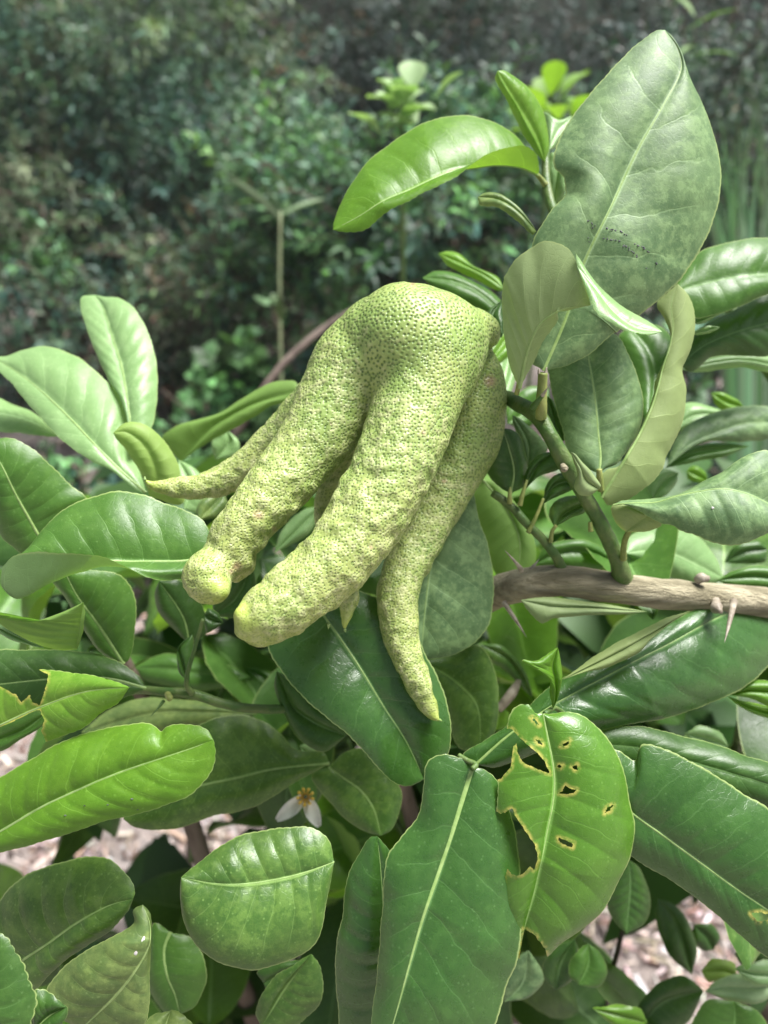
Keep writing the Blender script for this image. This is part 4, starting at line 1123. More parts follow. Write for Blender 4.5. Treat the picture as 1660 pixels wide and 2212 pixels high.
# ---- bottom right
ch = [[(150, 690), (235, 680), (300, 740), (370, 800), (412, 850), (440, 912), (380, 890), (310, 860), (280, 820), (266, 756), (250, 770), (235, 880), (195, 930), (140, 960)],
      [(140, 1100), (185, 1125), (220, 1110), (245, 1095), (260, 1130), (310, 1210), (360, 1280), (380, 1350), (360, 1410), (335, 1395), (310, 1425), (270, 1445), (240, 1430), (220, 1405), (195, 1480), (140, 1500)],
      [(310, 1722), (360, 1750), (390, 1790), (420, 1828), (432, 1900), (300, 1960), (284, 1866), (300, 1780)],
      [(345, 625), (365, 630), (384, 660), (370, 655)], [(366, 736), (392, 742), (402, 764), (378, 754)], [(498, 772), (545, 740), (532, 764)], [(478, 872), (506, 868), (496, 884)],
      [(556, 876), (582, 868), (586, 896), (566, 890)], [(485, 1018), (505, 1005), (520, 975), (545, 992), (580, 996), (566, 1012), (530, 1020)], [(722, 1118), (738, 1090), (770, 1078), (752, 1106)],
      [(484, 1246), (520, 1258), (560, 1278), (556, 1296), (520, 1282), (492, 1268)]]
leaf('H', [(405, 602), (430, 730), (456, 860), (465, 960), (455, 1080), (430, 1200), (400, 1350), (360, 1530), (312, 1702), (277, 1872)],
     [(360, 596), (330, 552), (270, 562), (228, 622), (205, 760), (176, 900), (166, 1050), (164, 1250), (178, 1450), (182, 1600), (195, 1720), (232, 1805)],
     [(450, 604), (530, 592), (620, 620), (700, 690), (782, 800), (832, 920), (856, 1050), (880, 1180), (860, 1340), (792, 1480), (720, 1610), (650, 1680), (580, 1742), (500, 1802), (425, 1872), (340, 1890)],
     (29.4, 29.0, 28.6, 28.4, 28.5, 28.8), 'shiny', dl=.2, dr=.7, bl=.35, br=.75, quilt=.02, veins=8, holes=ch, nu=260, nv=70, serr=.03, label='bright glossy leaf eaten into holes with yellow rims', ribr=.06)
M_ = M
leaf('H', [(640, 900), (870, 1122), (1050, 1252), (1250, 1400), (1420, 1522), (1600, 1640), (1900, 1850)],
     [(680, 780), (790, 792), (850, 832), (886, 846), (900, 800), (920, 764), (980, 764), (1100, 810), (1250, 890), (1350, 950), (1450, 1020), (1600, 1120), (1800, 1400)],
     [(700, 1150), (865, 1340), (950, 1400), (1100, 1490), (1250, 1602), (1400, 1722), (1600, 1885), (1800, 1930)],
     (30, 29.5, 29, 28.8, 29), 'deep', dl=.5, dr=.4, bl=.45, br=.2, quilt=.02, veins=10, ribr=.07, holes=[[(1486, 1640), (1540, 1636), (1575, 1645), (1570, 1672), (1520, 1680)]], nu=220, nv=40, label='long deep green leaf running off the right edge below the branch')
leaf('H', [(660, 760), (900, 780), (1200, 860), (1600, 980), (1850, 1100)], [(720, 692), (880, 664), (1000, 680), (1150, 720), (1300, 760), (1450, 820), (1620, 880)], [(760, 860), (1000, 920), (1300, 1020), (1600, 1100)], (32.5, 32.2, 32), 'dark', dl=.7, dr=.2, rib=False)
leaf('H', [(55, 866), (240, 702), (420, 580), (560, 500), (740, 405), (900, 320), (1060, 240), (1300, 110), (1480, 50), (1750, 60)],
     [(-10, 815), (100, 742), (250, 640), (430, 468), (620, 360), (800, 270), (980, 170), (1200, 60), (1400, -20), (1600, -20)],
     [(160, 880), (400, 800), (720, 686), (870, 656), (1050, 626), (1200, 580), (1370, 510), (1450, 470), (1540, 390), (1650, 250)],
     (32, 32.3, 32.9, 35.2, 38.6), 'deep', dl=.5, dr=.1, bl=.2, br=.6, quilt=.04, veins=11, ribr=.07, label='long deep green leaf with wet looking shine below the branch')
leaf('H', [(505, 426), (700, 330), (900, 225), (1170, 68)], [(620, 340), (760, 250), (900, 180), (1050, 104)], [(650, 382), (780, 346), (910, 285), (965, 212), (1060, 128)], (31.8, 32, 33), 'olive', under=True, rib=False, dl=.3, dr=.1)
leaf('H', [(456, 580), (470, 520), (470, 430), (455, 350), (482, 258)], [(440, 490), (442, 435), (400, 380), (340, 348), (292, 324), (365, 330), (420, 298)], [(492, 490), (507, 420), (502, 330)], (30.6, 30, 29.8), 'fresh', dl=(.0, -.2, -.5, -.3, 0), dr=.3, rib=False, nu=90, label='small twisted young leaf above the hole eaten leaf')
leaf('H', [(290, 12), (460, 45), (660, 50), (945, 72)], [(400, -4), (560, 8), (760, 40)], [(340, 82), (400, 132), (462, 106), (600, 92), (800, 86)], (34, 34.2), 'mottled', rib=False, dl=.3, under=True)
leaf('H', [(850, 1360), (860, 1480), (850, 1620), (840, 1745)], [(760, 1440), (735, 1560), (740, 1620), (790, 1700)], [(905, 1400), (950, 1500), (967, 1600), (920, 1702)], (40, 39.5), 'dark', dl=.3, dr=.5, quilt=.08, rib=False)
leaf('H', [(205, 2100), (300, 2000), (330, 1830)], [(190, 1990), (250, 1880)], [(340, 2072), (407, 2000), (392, 1920)], (39, 39), 'grey', rib=False)
leaf('H', [(590, 2010), (640, 1900), (640, 1795)], [(540, 1960), (560, 1860)], [(700, 2025), (735, 1950), (705, 1850)], (40, 40.5), 'mid', rib=False)
leaf('H', [(470, 2040), (500, 1900), (570, 1770)], [(400, 1960), (440, 1840)], [(560, 1990), (590, 1850)], (41, 41), 'dark', rib=False)
leaf('H', [(1410, 1960), (1330, 1925), (1228, 1935)], [(1400, 1900), (1290, 1878)], [(1340, 1990), (1260, 1990)], (42, 42), 'lime', rib=False, under=True)
leaf('H', [(1245, 2045), (1400, 2025), (1640, 2020)], [(1340, 1968), (1480, 1950), (1600, 1965)], [(1400, 2102), (1550, 2095)], (41, 41), 'pale', rib=False, under=True)
leaf('H', [(1640, 1960), (1500, 1950), (1400, 1925)], [(1600, 1890), (1480, 1895)], [(1600, 2010), (1490, 1995)], (40.5, 40.5), 'pale', rib=False)
leaf('H', [(1380, 2330), (1400, 2200), (1400, 2095)], [(1170, 2300), (1190, 2180), (1270, 2090)], [(1580, 2280), (1520, 2150)], (40, 40.5), 'mid', rib=False)
leaf('H', [(1400, 1850), (1500, 1880), (1700, 1900)], [(1460, 1800), (1600, 1830)], [(1460, 1930), (1600, 1960)], (42, 42), 'dark', rib=False)
leaf('H', [(900, 2250), (1020, 2110), (1240, 2040)], [(890, 2130), (1000, 2010), (1130, 1960)], [(1050, 2260), (1180, 2180)], (43, 43), 'dark', rib=False)
leaf('H', [(660, 2130), (800, 2160), (950, 2205)], [(760, 2115), (900, 2130)], [(740, 2200), (850, 2240)], (40, 40), 'lime', rib=False)
leaf('H', [(1000, 1560), (1100, 1700), (1180, 1960)], [(990, 1660), (1060, 1850)], [(1120, 1620), (1200, 1800)], (45, 45), 'dark', rib=False)
leaf('H', [(1190, 1700), (1260, 1760), (1290, 1830)], [(1180, 1770), (1230, 1830)], [(1270, 1690), (1320, 1760)], (46, 46), 'dark', rib=False)
leaf('H', [(1365, 505), (1480, 480), (1700, 500)], [(1470, 438), (1600, 440)], [(1480, 520), (1640, 570)], (36, 36), 'fresh', rib=False)
leaf('H', [(1360, 510), (1500, 575), (1700, 620)], [(1450, 535), (1600, 570)], [(1440, 575), (1600, 630)], (36.5, 36.5), 'lime', rib=False)
leaf('H', [(1370, 775), (1250, 735), (1140, 705)], [(1330, 700), (1220, 664)], [(1290, 790), (1200, 770)], (41, 41), 'pale', rib=False)
twig('stem', 'H', [(1460, 540, 48, 3.4), (1440, 650, 48, 3.4), (1410, 800, 48, 3.6)], 'bark')
twig('stem', 'H', [(815, 1740, 45, 1.4), (790, 1850, 47, 1.5), (750, 1990, 50, 1.6), (735, 2200, 55, 1.6)], 'trunk')
leaf('G', [(120, 2230), (250, 2020), (380, 1850)], [(90, 2150), (180, 1980), (330, 1880)], [(300, 2230), (430, 2100), (430, 1930)], (34, 34), 'mottled', rib=False)
leaf('G', [(130, 2000), (220, 1960), (350, 1880)], [(100, 1940), (200, 1890)], [(180, 2090), (290, 2020)], (36, 36), 'dark', rib=False)

# ---- further leaves of the bush deeper in, copies of a few meshes
protos = []
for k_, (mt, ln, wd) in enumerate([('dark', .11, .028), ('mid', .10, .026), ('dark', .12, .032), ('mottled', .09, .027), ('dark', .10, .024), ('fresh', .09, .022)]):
    t = np.linspace(0, 1, 26)
    w = wd * np.sin(math.pi * t**.85) ** .75
    vv_ = np.linspace(-1, 1, 11)
    T, VV = np.meshgrid(t, vv_, indexing='ij')
    Xl = T * ln
    Yl = VV * w[:, None]
    ph = 9 * (T - .13 * np.abs(VV) ** 1.25) + .42 * (VV > 0)
    Zl = np.abs(VV) * w[:, None] * rng.uniform(.15, .5) - (T**2) * ln * rng.uniform(.1, .4) + .004 * np.sin(T * 9 + k_) * VV**2 - .0012 * np.abs(2 * (ph % 1) - 1) ** 3
    v_ = np.stack([Xl, Yl, Zl], -1).reshape(-1, 3)
    a = (np.arange(25)[:, None] * 11 + np.arange(10)[None]).ravel()
    me = link('leaf', v_, np.stack([a, a + 11, a + 12, a + 1], 1), M[mt], None, uv=np.stack([T.ravel(), (VV.ravel() + 1) / 2], 1))
    protos.append(me.data)
    bpy.data.objects.remove(me)
gaps = [(-80, 1630, 540, 2030), (1080, 1850, 1730, 2360), (0, 600, 1660, 900), (0, 1440, 130, 1720)]
placed = 0
tries = 0
while placed < 175 and tries < 4000:
    tries += 1
    x, y = rng.uniform(-60, 1720), rng.uniform(930, 2300)
    if any(a_ < x < c_ and b_ < y < d_ for a_, b_, c_, d_ in gaps):
        continue
    if x < 700 and y < 1080:
        continue
    dep = rng.uniform(.44, .72)
    p = W(x, y, dep)
    if p[2] < .08:
        continue
    ob = bpy.data.objects.new('leaf', protos[rng.integers(0, len(protos))])
    col.objects.link(ob)
    ob.parent = TREE
    ob.location = p - np.array(TREE.location)
    ob.rotation_euler = (rng.normal(0, .5), rng.normal(.35, .35), rng.uniform(0, 2 * math.pi))
    s_ = rng.uniform(.85, 1.35)
    ob.scale = (s_, s_, s_)
    placed += 1
bp, bd, bn = [], [], []
while len(bp) < 320:
    x, y = rng.uniform(-60, 1720), rng.uniform(980, 2330)
    if any(a_ < x < c_ and b_ < y < d_ for a_, b_, c_, d_ in gaps):
        continue
    p = W(x, y, rng.uniform(.6, .95))
    if p[2] < .06:
        continue
    a_ = rng.uniform(0, 6.28)
    bp.append(p)
    bd.append((math.cos(a_), math.sin(a_), rng.normal(-.2, .3)))
    bn.append((rng.normal(0, .4), rng.normal(-.2, .4), 1))
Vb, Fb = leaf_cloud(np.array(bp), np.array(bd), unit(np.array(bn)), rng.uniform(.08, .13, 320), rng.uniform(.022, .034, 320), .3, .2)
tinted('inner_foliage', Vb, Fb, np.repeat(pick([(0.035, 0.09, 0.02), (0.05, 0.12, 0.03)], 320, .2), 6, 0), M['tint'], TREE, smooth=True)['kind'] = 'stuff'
for i in range(26):
    x, y = rng.uniform(0, 1660), rng.uniform(1250, 2250)
    if any(a_ < x < c_ and b_ < y < d_ for a_, b_, c_, d_ in gaps):
        continue
    p = W(x, y, rng.uniform(.5, .72))
    q = p + rng.normal(0, .05, 3) + np.array([0, 0, -.1])
    tube('twig', [q, (p + q) / 2 + rng.normal(0, .008, 3), p], [.0028, .0024, .0016], M['twig'], TREE, sides=6, n=8)


# ---- marks on leaves: scab dashes, specks
M['scab'] = simple('scab_dark', (0.03, 0.03, 0.035), (0.16, 0.16, 0.17), 900, .45, .0003)
M['speck'] = simple('white_speck', (0.6, 0.58, 0.56), (0.5, 0.45, 0.42), 900, .6, .0001)


def marks(ob, crop, pts, mat, name):
    V_, up_, org_ = SURF[ob.name]
    p2 = np.stack([V_[:, 0] / -V_[:, 2] / K * 1660 + 830, V_[:, 1] / V_[:, 2] / K * 1660 + 1106], 1)
    vs3, fs3 = [], []
    for (x, y, rx, ry, ang) in pts:
        c2 = px(crop, [(x, y)])[0]
        i = np.argmin(np.sum((p2 - c2)**2, 1))
        zc = V_[i, 2]
        n_ = up_[i]
        if n_ @ V_[i] > 0:
            n_ = -n_
        c3 = cam_pt(c2, -zc)
        t1 = unit(np.cross(n_, [math.sin(ang), math.cos(ang), 0]))
        t2 = np.cross(n_, t1)
        sc = CROPS[crop][2] / 1660 * K * -zc
        b0 = len(vs3)
        vs3.append(c3 + n_ * .035)
        for q in range(9):
            a_ = q / 9 * 2 * math.pi
            j_ = rng.uniform(.6, 1.25)
            vs3.append(c3 + (t1 * math.cos(a_) * rx + t2 * math.sin(a_) * ry) * sc * j_ + n_ * .008)
        fs3 += [(b0, b0 + 1 + q, b0 + 1 + (q + 1) % 9) for q in range(9)]
    return link(name, to_world(np.array(vs3) * .01), fs3, M[mat], ob, origin=org_)


by = {o.get('label', ''): o for o in LEAVES}
sc_pts = []
for (x0, y0, x1, y1, n_) in ((875, 948, 915, 975, 5), (900, 985, 935, 990, 2), (955, 985, 1000, 995, 6), (1015, 1000, 1050, 1015, 6), (945, 1028, 1015, 1040, 9), (1030, 1055, 1095, 1105, 12), (1080, 1050, 1150, 1092, 13), (1165, 1135, 1180, 1140, 3), (1135, 1155, 1145, 1165, 2), (880, 1030, 890, 1050, 2)):
    for q in range(n_):
        f_ = (q + rng.uniform(0, 1)) / n_
        sc_pts.append((x0 + (x1 - x0) * f_ + rng.normal(0, 2.5), y0 + (y1 - y0) * f_ + rng.normal(0, 2.5), rng.uniform(2.5, 6.5), rng.uniform(2, 4.5), rng.uniform(0, 6)))
marks(by['big upright grey green leaf with dark scab marks across its midrib'], 'B', sc_pts, 'scab', 'scab')
marks(by['cupped olive leaf with two white specks, lower left'], 'F', [(745, 1770, 8, 15, .4), (705, 1845, 9, 13, .3)], 'speck', 'speck')
marks(by['long bright green leaf with a notch, crossing the left edge'], 'F', [(440, 1120 - 40, 6, 3, 0), (560, 1075, 6, 3, 0), (685, 1045, 7, 3, 0), (715, 1100, 8, 3, 0), (340, 1130, 8, 3, 0)], 'scab', 'scab')
marks(by['broad grey green leaf with rolled yellowish base at the right edge'], 'E', [(1358, 1262, 7, 8, 0)], 'speck', 'speck')

# ---- flower
FL = np.array(W(660, 1722, .405))
flower = empty('citron_flower', FL, 'open white citron blossom with yellow centre among the lower leaves', 'flower')
M['petal'] = simple('petal_white', (0.62, 0.62, 0.6), (0.72, 0.72, 0.68), 200, .5, .0002)
M['stamen'] = simple('stamen_yellow', (0.62, 0.42, 0.06), (0.7, 0.5, 0.1), 300, .6, .0002)
vdir = unit(np.array([0, 0, CAM_H]) - FL)
for (tx, ty) in ((598, 1772), (690, 1786)):
    e = np.array(W(tx, ty, .400))
    ax_ = e - FL
    t = np.linspace(0, 1, 10)
    sdv = unit(np.cross(ax_, vdir))
    vs2 = []
    for s_ in (-1, -.5, 0, .5, 1):
        vs2.append(FL + ax_ * t[:, None] + sdv * (s_ * .0038 * np.sin(math.pi * (.12 + .83 * t)) ** .7)[:, None] + vdir * (.004 * np.sin(math.pi * t * .9) - .0015 * (1 - abs(s_)))[:, None])
    f_ = [(k_ * 10 + j, k_ * 10 + j + 1, (k_ + 1) * 10 + j + 1, (k_ + 1) * 10 + j) for k_ in range(4) for j in range(9)]
    link('petal', np.vstack(vs2), f_, M['petal'], flower, origin=FL)
for i in range(9):
    a_ = i * .7
    b0 = unit(np.cross(vdir, [0, 0, 1.0]))
    b1 = np.cross(vdir, b0)
    o_ = (b0 * math.cos(a_) + b1 * math.sin(a_)) * .0035
    tube('stamen', [FL + o_ * .4, FL + o_ * .8 + vdir * .004, FL + o_ * 1.1 + vdir * .0075, FL + o_ * 1.15 + vdir * .0095], [.0006, .0005, .0010, .0007], M['stamen'], flower, sides=6, n=8)
tube('flower_stalk', [FL - vdir * .001, FL - vdir * .008 + np.array([0, 0, -.004]), FL - vdir * .02 + np.array([0, 0, -.012])], [.0022, .0013, .0011], M['twig'], flower, sides=7, n=8)

# ------------------------------------------------------------------ the fruit: a fingered citron, one skin blended from tapering fingers
def chain(pts):
    """(x, y, distance cm, radius in crop units) -> camera space points and radii, cm"""
    q = np.array(pts, float)
    c_ = cam_pt(px('D', q[:, :2]), q[:, 2])
    return c_, q[:, 3] * .50733 / 1660 * K * q[:, 2]


CH = {
    'body': [(1130, 325, 32.0, 262), (1280, 318, 32.2, 192), (1230, 420, 31.9, 190), (1050, 335, 32.2, 222), (985, 318, 32.3, 176), (905, 415, 32.4, 182), (1055, 395, 31.8, 182)],
    'A': [(1205, 400, 31.7, 212), (1168, 560, 31.2, 192), (1115, 720, 30.6, 181), (1050, 880, 30.1, 175), (975, 1020, 29.6, 168), (880, 1165, 29.1, 159), (770, 1290, 28.6, 149), (650, 1395, 28.2, 142), (560, 1460, 27.9, 134), (500, 1492, 27.7, 112), (440, 1480, 27.4, 62), (415, 1474, 27.3, 36)],
    'B': [(900, 430, 32.4, 188), (822, 575, 32.1, 172), (755, 695, 31.7, 156), (660, 820, 31.2, 140), (555, 950, 30.6, 128), (450, 1080, 30.1, 118), (375, 1170, 29.8, 106), (385, 1225, 29.8, 82)],
    'Bk': [(310, 1265, 29.5, 92), (275, 1308, 29.1, 106), (285, 1340, 28.9, 92), (318, 1368, 28.5, 52)],
    'Bs': [(400, 1190, 30.2, 74), (425, 1250, 30.4, 56), (400, 1300, 30.5, 36)],
    'C': [(800, 500, 33.2, 110), (690, 610, 33.8, 95), (560, 740, 34.2, 82), (430, 855, 34.3, 74), (330, 905, 34.2, 64), (240, 928, 34.0, 54), (140, 932, 33.7, 45), (70, 928, 33.4, 30), (25, 915, 33.2, 17), (6, 893, 33.1, 4)],
    'D': [(1400, 360, 33.8, 80), (1440, 470, 34.1, 100), (1418, 600, 34.3, 130), (1388, 740, 34.3, 134), (1318, 880, 34.2, 121), (1242, 1030, 33.9, 104), (1180, 1160, 33.6, 97), (1110, 1290, 33.2, 96), (1086, 1420, 32.8, 89), (1100, 1560, 32.5, 79), (1140, 1690, 32.2, 63), (1185, 1800, 32.0, 49), (1228, 1885, 31.9, 32), (1250, 1915, 31.8, 16), (1268, 1924, 31.8, 3)],
    'E': [(950, 650, 34.0, 100), (850, 850, 34.2, 75), (795, 1000, 34.0, 62), (795, 1130, 33.5, 55), (835, 1270, 32.8, 50), (878, 1395, 32.0, 42), (868, 1460, 31.8, 29), (860, 1510, 31.7, 18), (862, 1542, 31.7, 3)],
    'S': [(1395, 258, 32.6, 96), (1462, 262, 33.0, 62), (1478, 290, 33.3, 44)],
}
names = ['body', 'A', 'B', 'Bk', 'Bs', 'C', 'D', 'E', 'S']
VOX = 0.055
allp = np.vstack([chain(CH[k])[0] for k in names])
allr = max(chain(CH[k])[1].max() for k in names)
lo = allp.min(0) - 0.6
hi = allp.max(0) + 0.6
for k in names:
    c_, r_ = chain(CH[k])
    lo = np.minimum(lo, (c_ - r_[:, None]).min(0) - .3)
    hi = np.maximum(hi, (c_ + r_[:, None]).max(0) + .3)
dims = np.ceil((hi - lo) / VOX).astype(int)
axs = [lo[i] + np.arange(dims[i]) * VOX for i in range(3)]


def chain_field(c_, r_, s_dense=7):
    """distance and position along the finger on the whole grid, worked out only near it"""
    dd = np.full(dims, 9.0, np.float32)
    ss = np.zeros(dims, np.float32)
    k5 = spline(np.hstack([c_, r_[:, None]]), max(2, (len(c_) - 1) * s_dense))
    c5, r5 = k5[:, :3], np.maximum(k5[:, 3], .02)
    run = 0.0
    for i in range(len(c5) - 1):
        a_, b_, ra, rb = c5[i], c5[i + 1], r5[i], r5[i + 1]
        mlo = np.minimum(a_, b_) - max(ra, rb) - .75
        mhi = np.maximum(a_, b_) + max(ra, rb) + .75
        i0 = np.clip(((mlo - lo) / VOX).astype(int), 0, dims - 1)
        i1 = np.clip(((mhi - lo) / VOX).astype(int) + 1, 1, dims)
        gx_ = axs[0][i0[0]:i1[0], None, None] - a_[0]
        gy_ = axs[1][None, i0[1]:i1[1], None] - a_[1]
        gz_ = axs[2][None, None, i0[2]:i1[2]] - a_[2]
        ab = b_ - a_
        l2 = ab @ ab + 1e-12
        t_ = np.clip((gx_ * ab[0] + gy_ * ab[1] + gz_ * ab[2]) / l2, 0, 1)
        d_ = np.sqrt((gx_ - t_ * ab[0])**2 + (gy_ - t_ * ab[1])**2 + (gz_ - t_ * ab[2])**2) - (ra + t_ * (rb - ra))
        sl = (slice(i0[0], i1[0]), slice(i0[1], i1[1]), slice(i0[2], i1[2]))
        m_ = d_ < dd[sl]
        dd[sl] = np.where(m_, d_, dd[sl])
        ss[sl] = np.where(m_, run + t_ * math.sqrt(l2), ss[sl])
        run += math.sqrt(l2)
    return dd, ss, run


def smin(a_, b_, k_):
    h_ = np.clip(k_ - np.abs(a_ - b_), 0, None) / k_
    return np.minimum(a_, b_) - h_ * h_ * k_ * .25


field = None
lab = None
tipd = None
best = None
blend = {'body': .8, 'A': .4, 'B': .16, 'Bk': .3, 'Bs': .16, 'C': .3, 'D': .08, 'E': .2, 'S': .2}
for k in names:
    c_, r_ = chain(CH[k])
    dd, ss, run = chain_field(c_, r_)
    if k == 'body':
        field, best = dd.copy(), dd.copy()
        lab = np.zeros(dims, np.int8)
        tipd = np.full(dims, 30.0, np.float32)
        continue
    amp = np.clip((ss - 2.0) / 4.0, 0.12, 1) if k in 'ABCDE' else .35
    ring = np.sin(ss * 2 * math.pi / .78 + 1.3 * np.sin(ss * 1.7) + names.index(k))
    band = np.abs(dd) < .5
    idx = np.argwhere(band)
    P_ = lo + idx * VOX
    nz = vnoise(P_ * 1.1, 31)
    nz2 = vnoise(P_ * 2.3, 32)
    full = np.zeros(dims, np.float32)
    if np.isscalar(amp):
        am = amp
    else:
        am = amp[band]
    sc_ = np.clip(r_.mean() / 1.1, .45, 1)
    full[band] = am * sc_ * (.014 * ring[band] * (.5 + nz) + .075 * nz + .075 * nz2)
    dd = dd - full
    field = smin(field, dd, blend[k])
    m_ = dd < best
    best = np.where(m_, dd, best)
    lab = np.where(m_ & (ss > (1.6 if k in 'ABCDE' else 0)), names.index(k), np.where(m_, 0, lab)).astype(np.int8)
    if k in ('A', 'Bk', 'C', 'D', 'E'):
        tipd = np.where(m_, run - ss + (.45 if k == 'Bk' else 0), tipd)
    elif k in ('B', 'Bs'):
        tipd = np.where(m_, run - ss + 1.6, tipd)

# surface nets
ins = field < 0
cnt = np.zeros(np.array(dims) - 1, np.int8)
acc = np.zeros((*(np.array(dims) - 1), 3), np.float32)
d0, d1, d2 = np.array(dims) - 1


def corner(a_, i, j, k):
    return a_[i:i + d0, j:j + d1, k:k + d2]


for ax_ in range(3):
    for u_ in (0, 1):
        for v_ in (0, 1):
            o = [0, 0, 0]
            oth = [q for q in range(3) if q != ax_]
            o[oth[0]], o[oth[1]] = u_, v_
            e = list(o)
            e[ax_] = 1
            fa, fb = corner(field, *o), corner(field, *e)
            cr = (fa < 0) != (fb < 0)
            t_ = np.where(cr, fa / (fa - fb + 1e-12), 0)
            cnt += cr
            for q in range(3):
                acc[..., q] += np.where(cr, t_ if q == ax_ else o[q], 0)
act = cnt > 0
vid = -np.ones(act.shape, np.int64)
vid[act] = np.arange(act.sum())
cell = np.argwhere(act)
verts = lo + (cell + acc[act] / cnt[act][:, None]) * VOX
vl = lab[tuple(cell.T)]
vtip = tipd[tuple(cell.T)]
quads = []
for ax_ in range(3):
    oth = [q for q in range(3) if q != ax_]
    s0 = [slice(1, -1)] * 3
    s0[ax_] = slice(0, -1)
    s1 = list(s0)
    s1[ax_] = slice(1, None)
    fa, fb = field[tuple(s0)] < 0, field[tuple(s1)] < 0
    e = np.argwhere(fa != fb)
    sg = fa[tuple(e.T)]
    base = e + np.array([1 if q != ax_ else 0 for q in range(3)])
    def vv(du_, dv_):
        c_ = base.copy()
        c_[:, oth[0]] += du_
        c_[:, oth[1]] += dv_
        return vid[tuple(c_.T)]
    qd = np.stack([vv(-1, -1), vv(0, -1), vv(0, 0), vv(-1, 0)], 1)
    if ax_ == 1:
        sg = ~sg
    qd[~sg] = qd[~sg][:, ::-1]
    quads.append(qd)
quads = np.vstack(quads)
quads = quads[(quads >= 0).all(1)]
# relax
ed = np.vstack([quads[:, [0, 1]], quads[:, [1, 2]], quads[:, [2, 3]], quads[:, [3, 0]]])
for _ in range(2):
    s_ = np.zeros_like(verts)
    c_ = np.zeros(len(verts))
    np.add.at(s_, ed[:, 0], verts[ed[:, 1]])
    np.add.at(s_, ed[:, 1], verts[ed[:, 0]])
    np.add.at(c_, ed[:, 0], 1)
    np.add.at(c_, ed[:, 1], 1)
    verts = verts * .4 + .6 * s_ / np.maximum(c_, 1)[:, None]

wb_ = np.where(vl == 0, .6, np.where(vtip > 14, .2, 0))[:, None]
for _ in range(18):
    s_ = np.zeros_like(verts)
    np.add.at(s_, ed[:, 0], verts[ed[:, 1]])
    np.add.at(s_, ed[:, 1], verts[ed[:, 0]])
    verts = verts * (1 - wb_) + wb_ * s_ / np.maximum(c_, 1)[:, None]


def vnormals(v_):
    fn = np.cross(v_[quads[:, 2]] - v_[quads[:, 0]], v_[quads[:, 3]] - v_[quads[:, 1]])
    n_ = np.zeros_like(v_)
    for q in range(4):
        np.add.at(n_, quads[:, q], fn)
    return unit(n_)


vn = vnormals(verts)
# puckered skin: small pits and ridges in the real surface
fade = np.clip(vtip / 1.4, 0.22, 1)
rg = 1 - np.abs(vnoise(verts * 3.4, 41)) * 2
rg2 = 1 - np.abs(vnoise(verts * 5.6, 43)) * 2
rg3 = vnoise(verts @ np.array([[.8, .6, 0], [-.48, .64, .6], [.36, -.48, .8]]) * 2.5, 46)
fing = np.clip((17 - vtip) / 8, .45, 1)
verts = verts + vn * ((.022 * rg + .006 * rg2 + .034 * rg3 - .01) * fade * fing + .003 * vnoise(verts * 9, 44) * fade)[:, None]
vn = vnormals(verts)
crest = np.clip(.5 + .5 * (.6 * rg + .4 * rg2), 0, 1) * np.clip(fing * 1.3, .4, 1)
# oil glands: points spread evenly over the skin; each vertex knows how far it is from the nearest
from mathutils.kdtree import KDTree
kd = KDTree(len(verts))
for i, v_ in enumerate(verts):
    kd.insert(v_, i)
kd.balance()
covered = np.zeros(len(verts), bool)
spc = np.interp(vtip, [0, 4, 12, 30], [.085, .10, .125, .15])
gl = []
for i in rng.permutation(len(verts)):
    if covered[i]:
        continue
    gl.append(i)
    for co, j, d_ in kd.find_range(verts[i], spc[i] * rng.uniform(.62, 1.3)):
        covered[j] = True
gp = verts[gl] + rng.normal(0, .012, (len(gl), 3))
kg = KDTree(len(gp))
for i, v_ in enumerate(gp):
    kg.insert(v_, i)
kg.balance()
gd = np.array([kg.find(v_)[2] for v_ in verts]) / spc
gtone = rng.uniform(0, 1, len(gp))[np.array([kg.find(v_)[1] for v_ in verts])]
verts = verts - vn * (.012 * np.clip(1 - gd / .5, 0, 1) * fade)[:, None]
vn = vnormals(verts)
# blemishes
blem = np.zeros(len(verts))
p2f = np.stack([verts[:, 0] / -verts[:, 2] / K * 1660 + 830, verts[:, 1] / verts[:, 2] / K * 1660 + 1106], 1)
for (x, y, r_) in ((492, 1048, 22), (400, 1268, 20), (375, 1290, 12), (972, 1188, 8), (1195, 700, 9), (1285, 905, 10), (1480, 480, 26), (560, 1110, 10), (800, 660, 7), (1150, 66, 10)):
    c2 = px('D', [(x, y)])[0]
    dd_ = np.linalg.norm(p2f - c2, axis=1) + 3 * vnoise(verts * 12, 51)
    blem = np.maximum(blem, np.clip(1.4 - dd_ / (r_ * .507), 0, 1) * (vn[:, 2] > .1))
cen_dir = np.sum(vn * unit(-verts), 1)
if np.sum(vn * (verts - verts.mean(0))) < 0:
    quads = quads[:, ::-1]
    vn = -vn

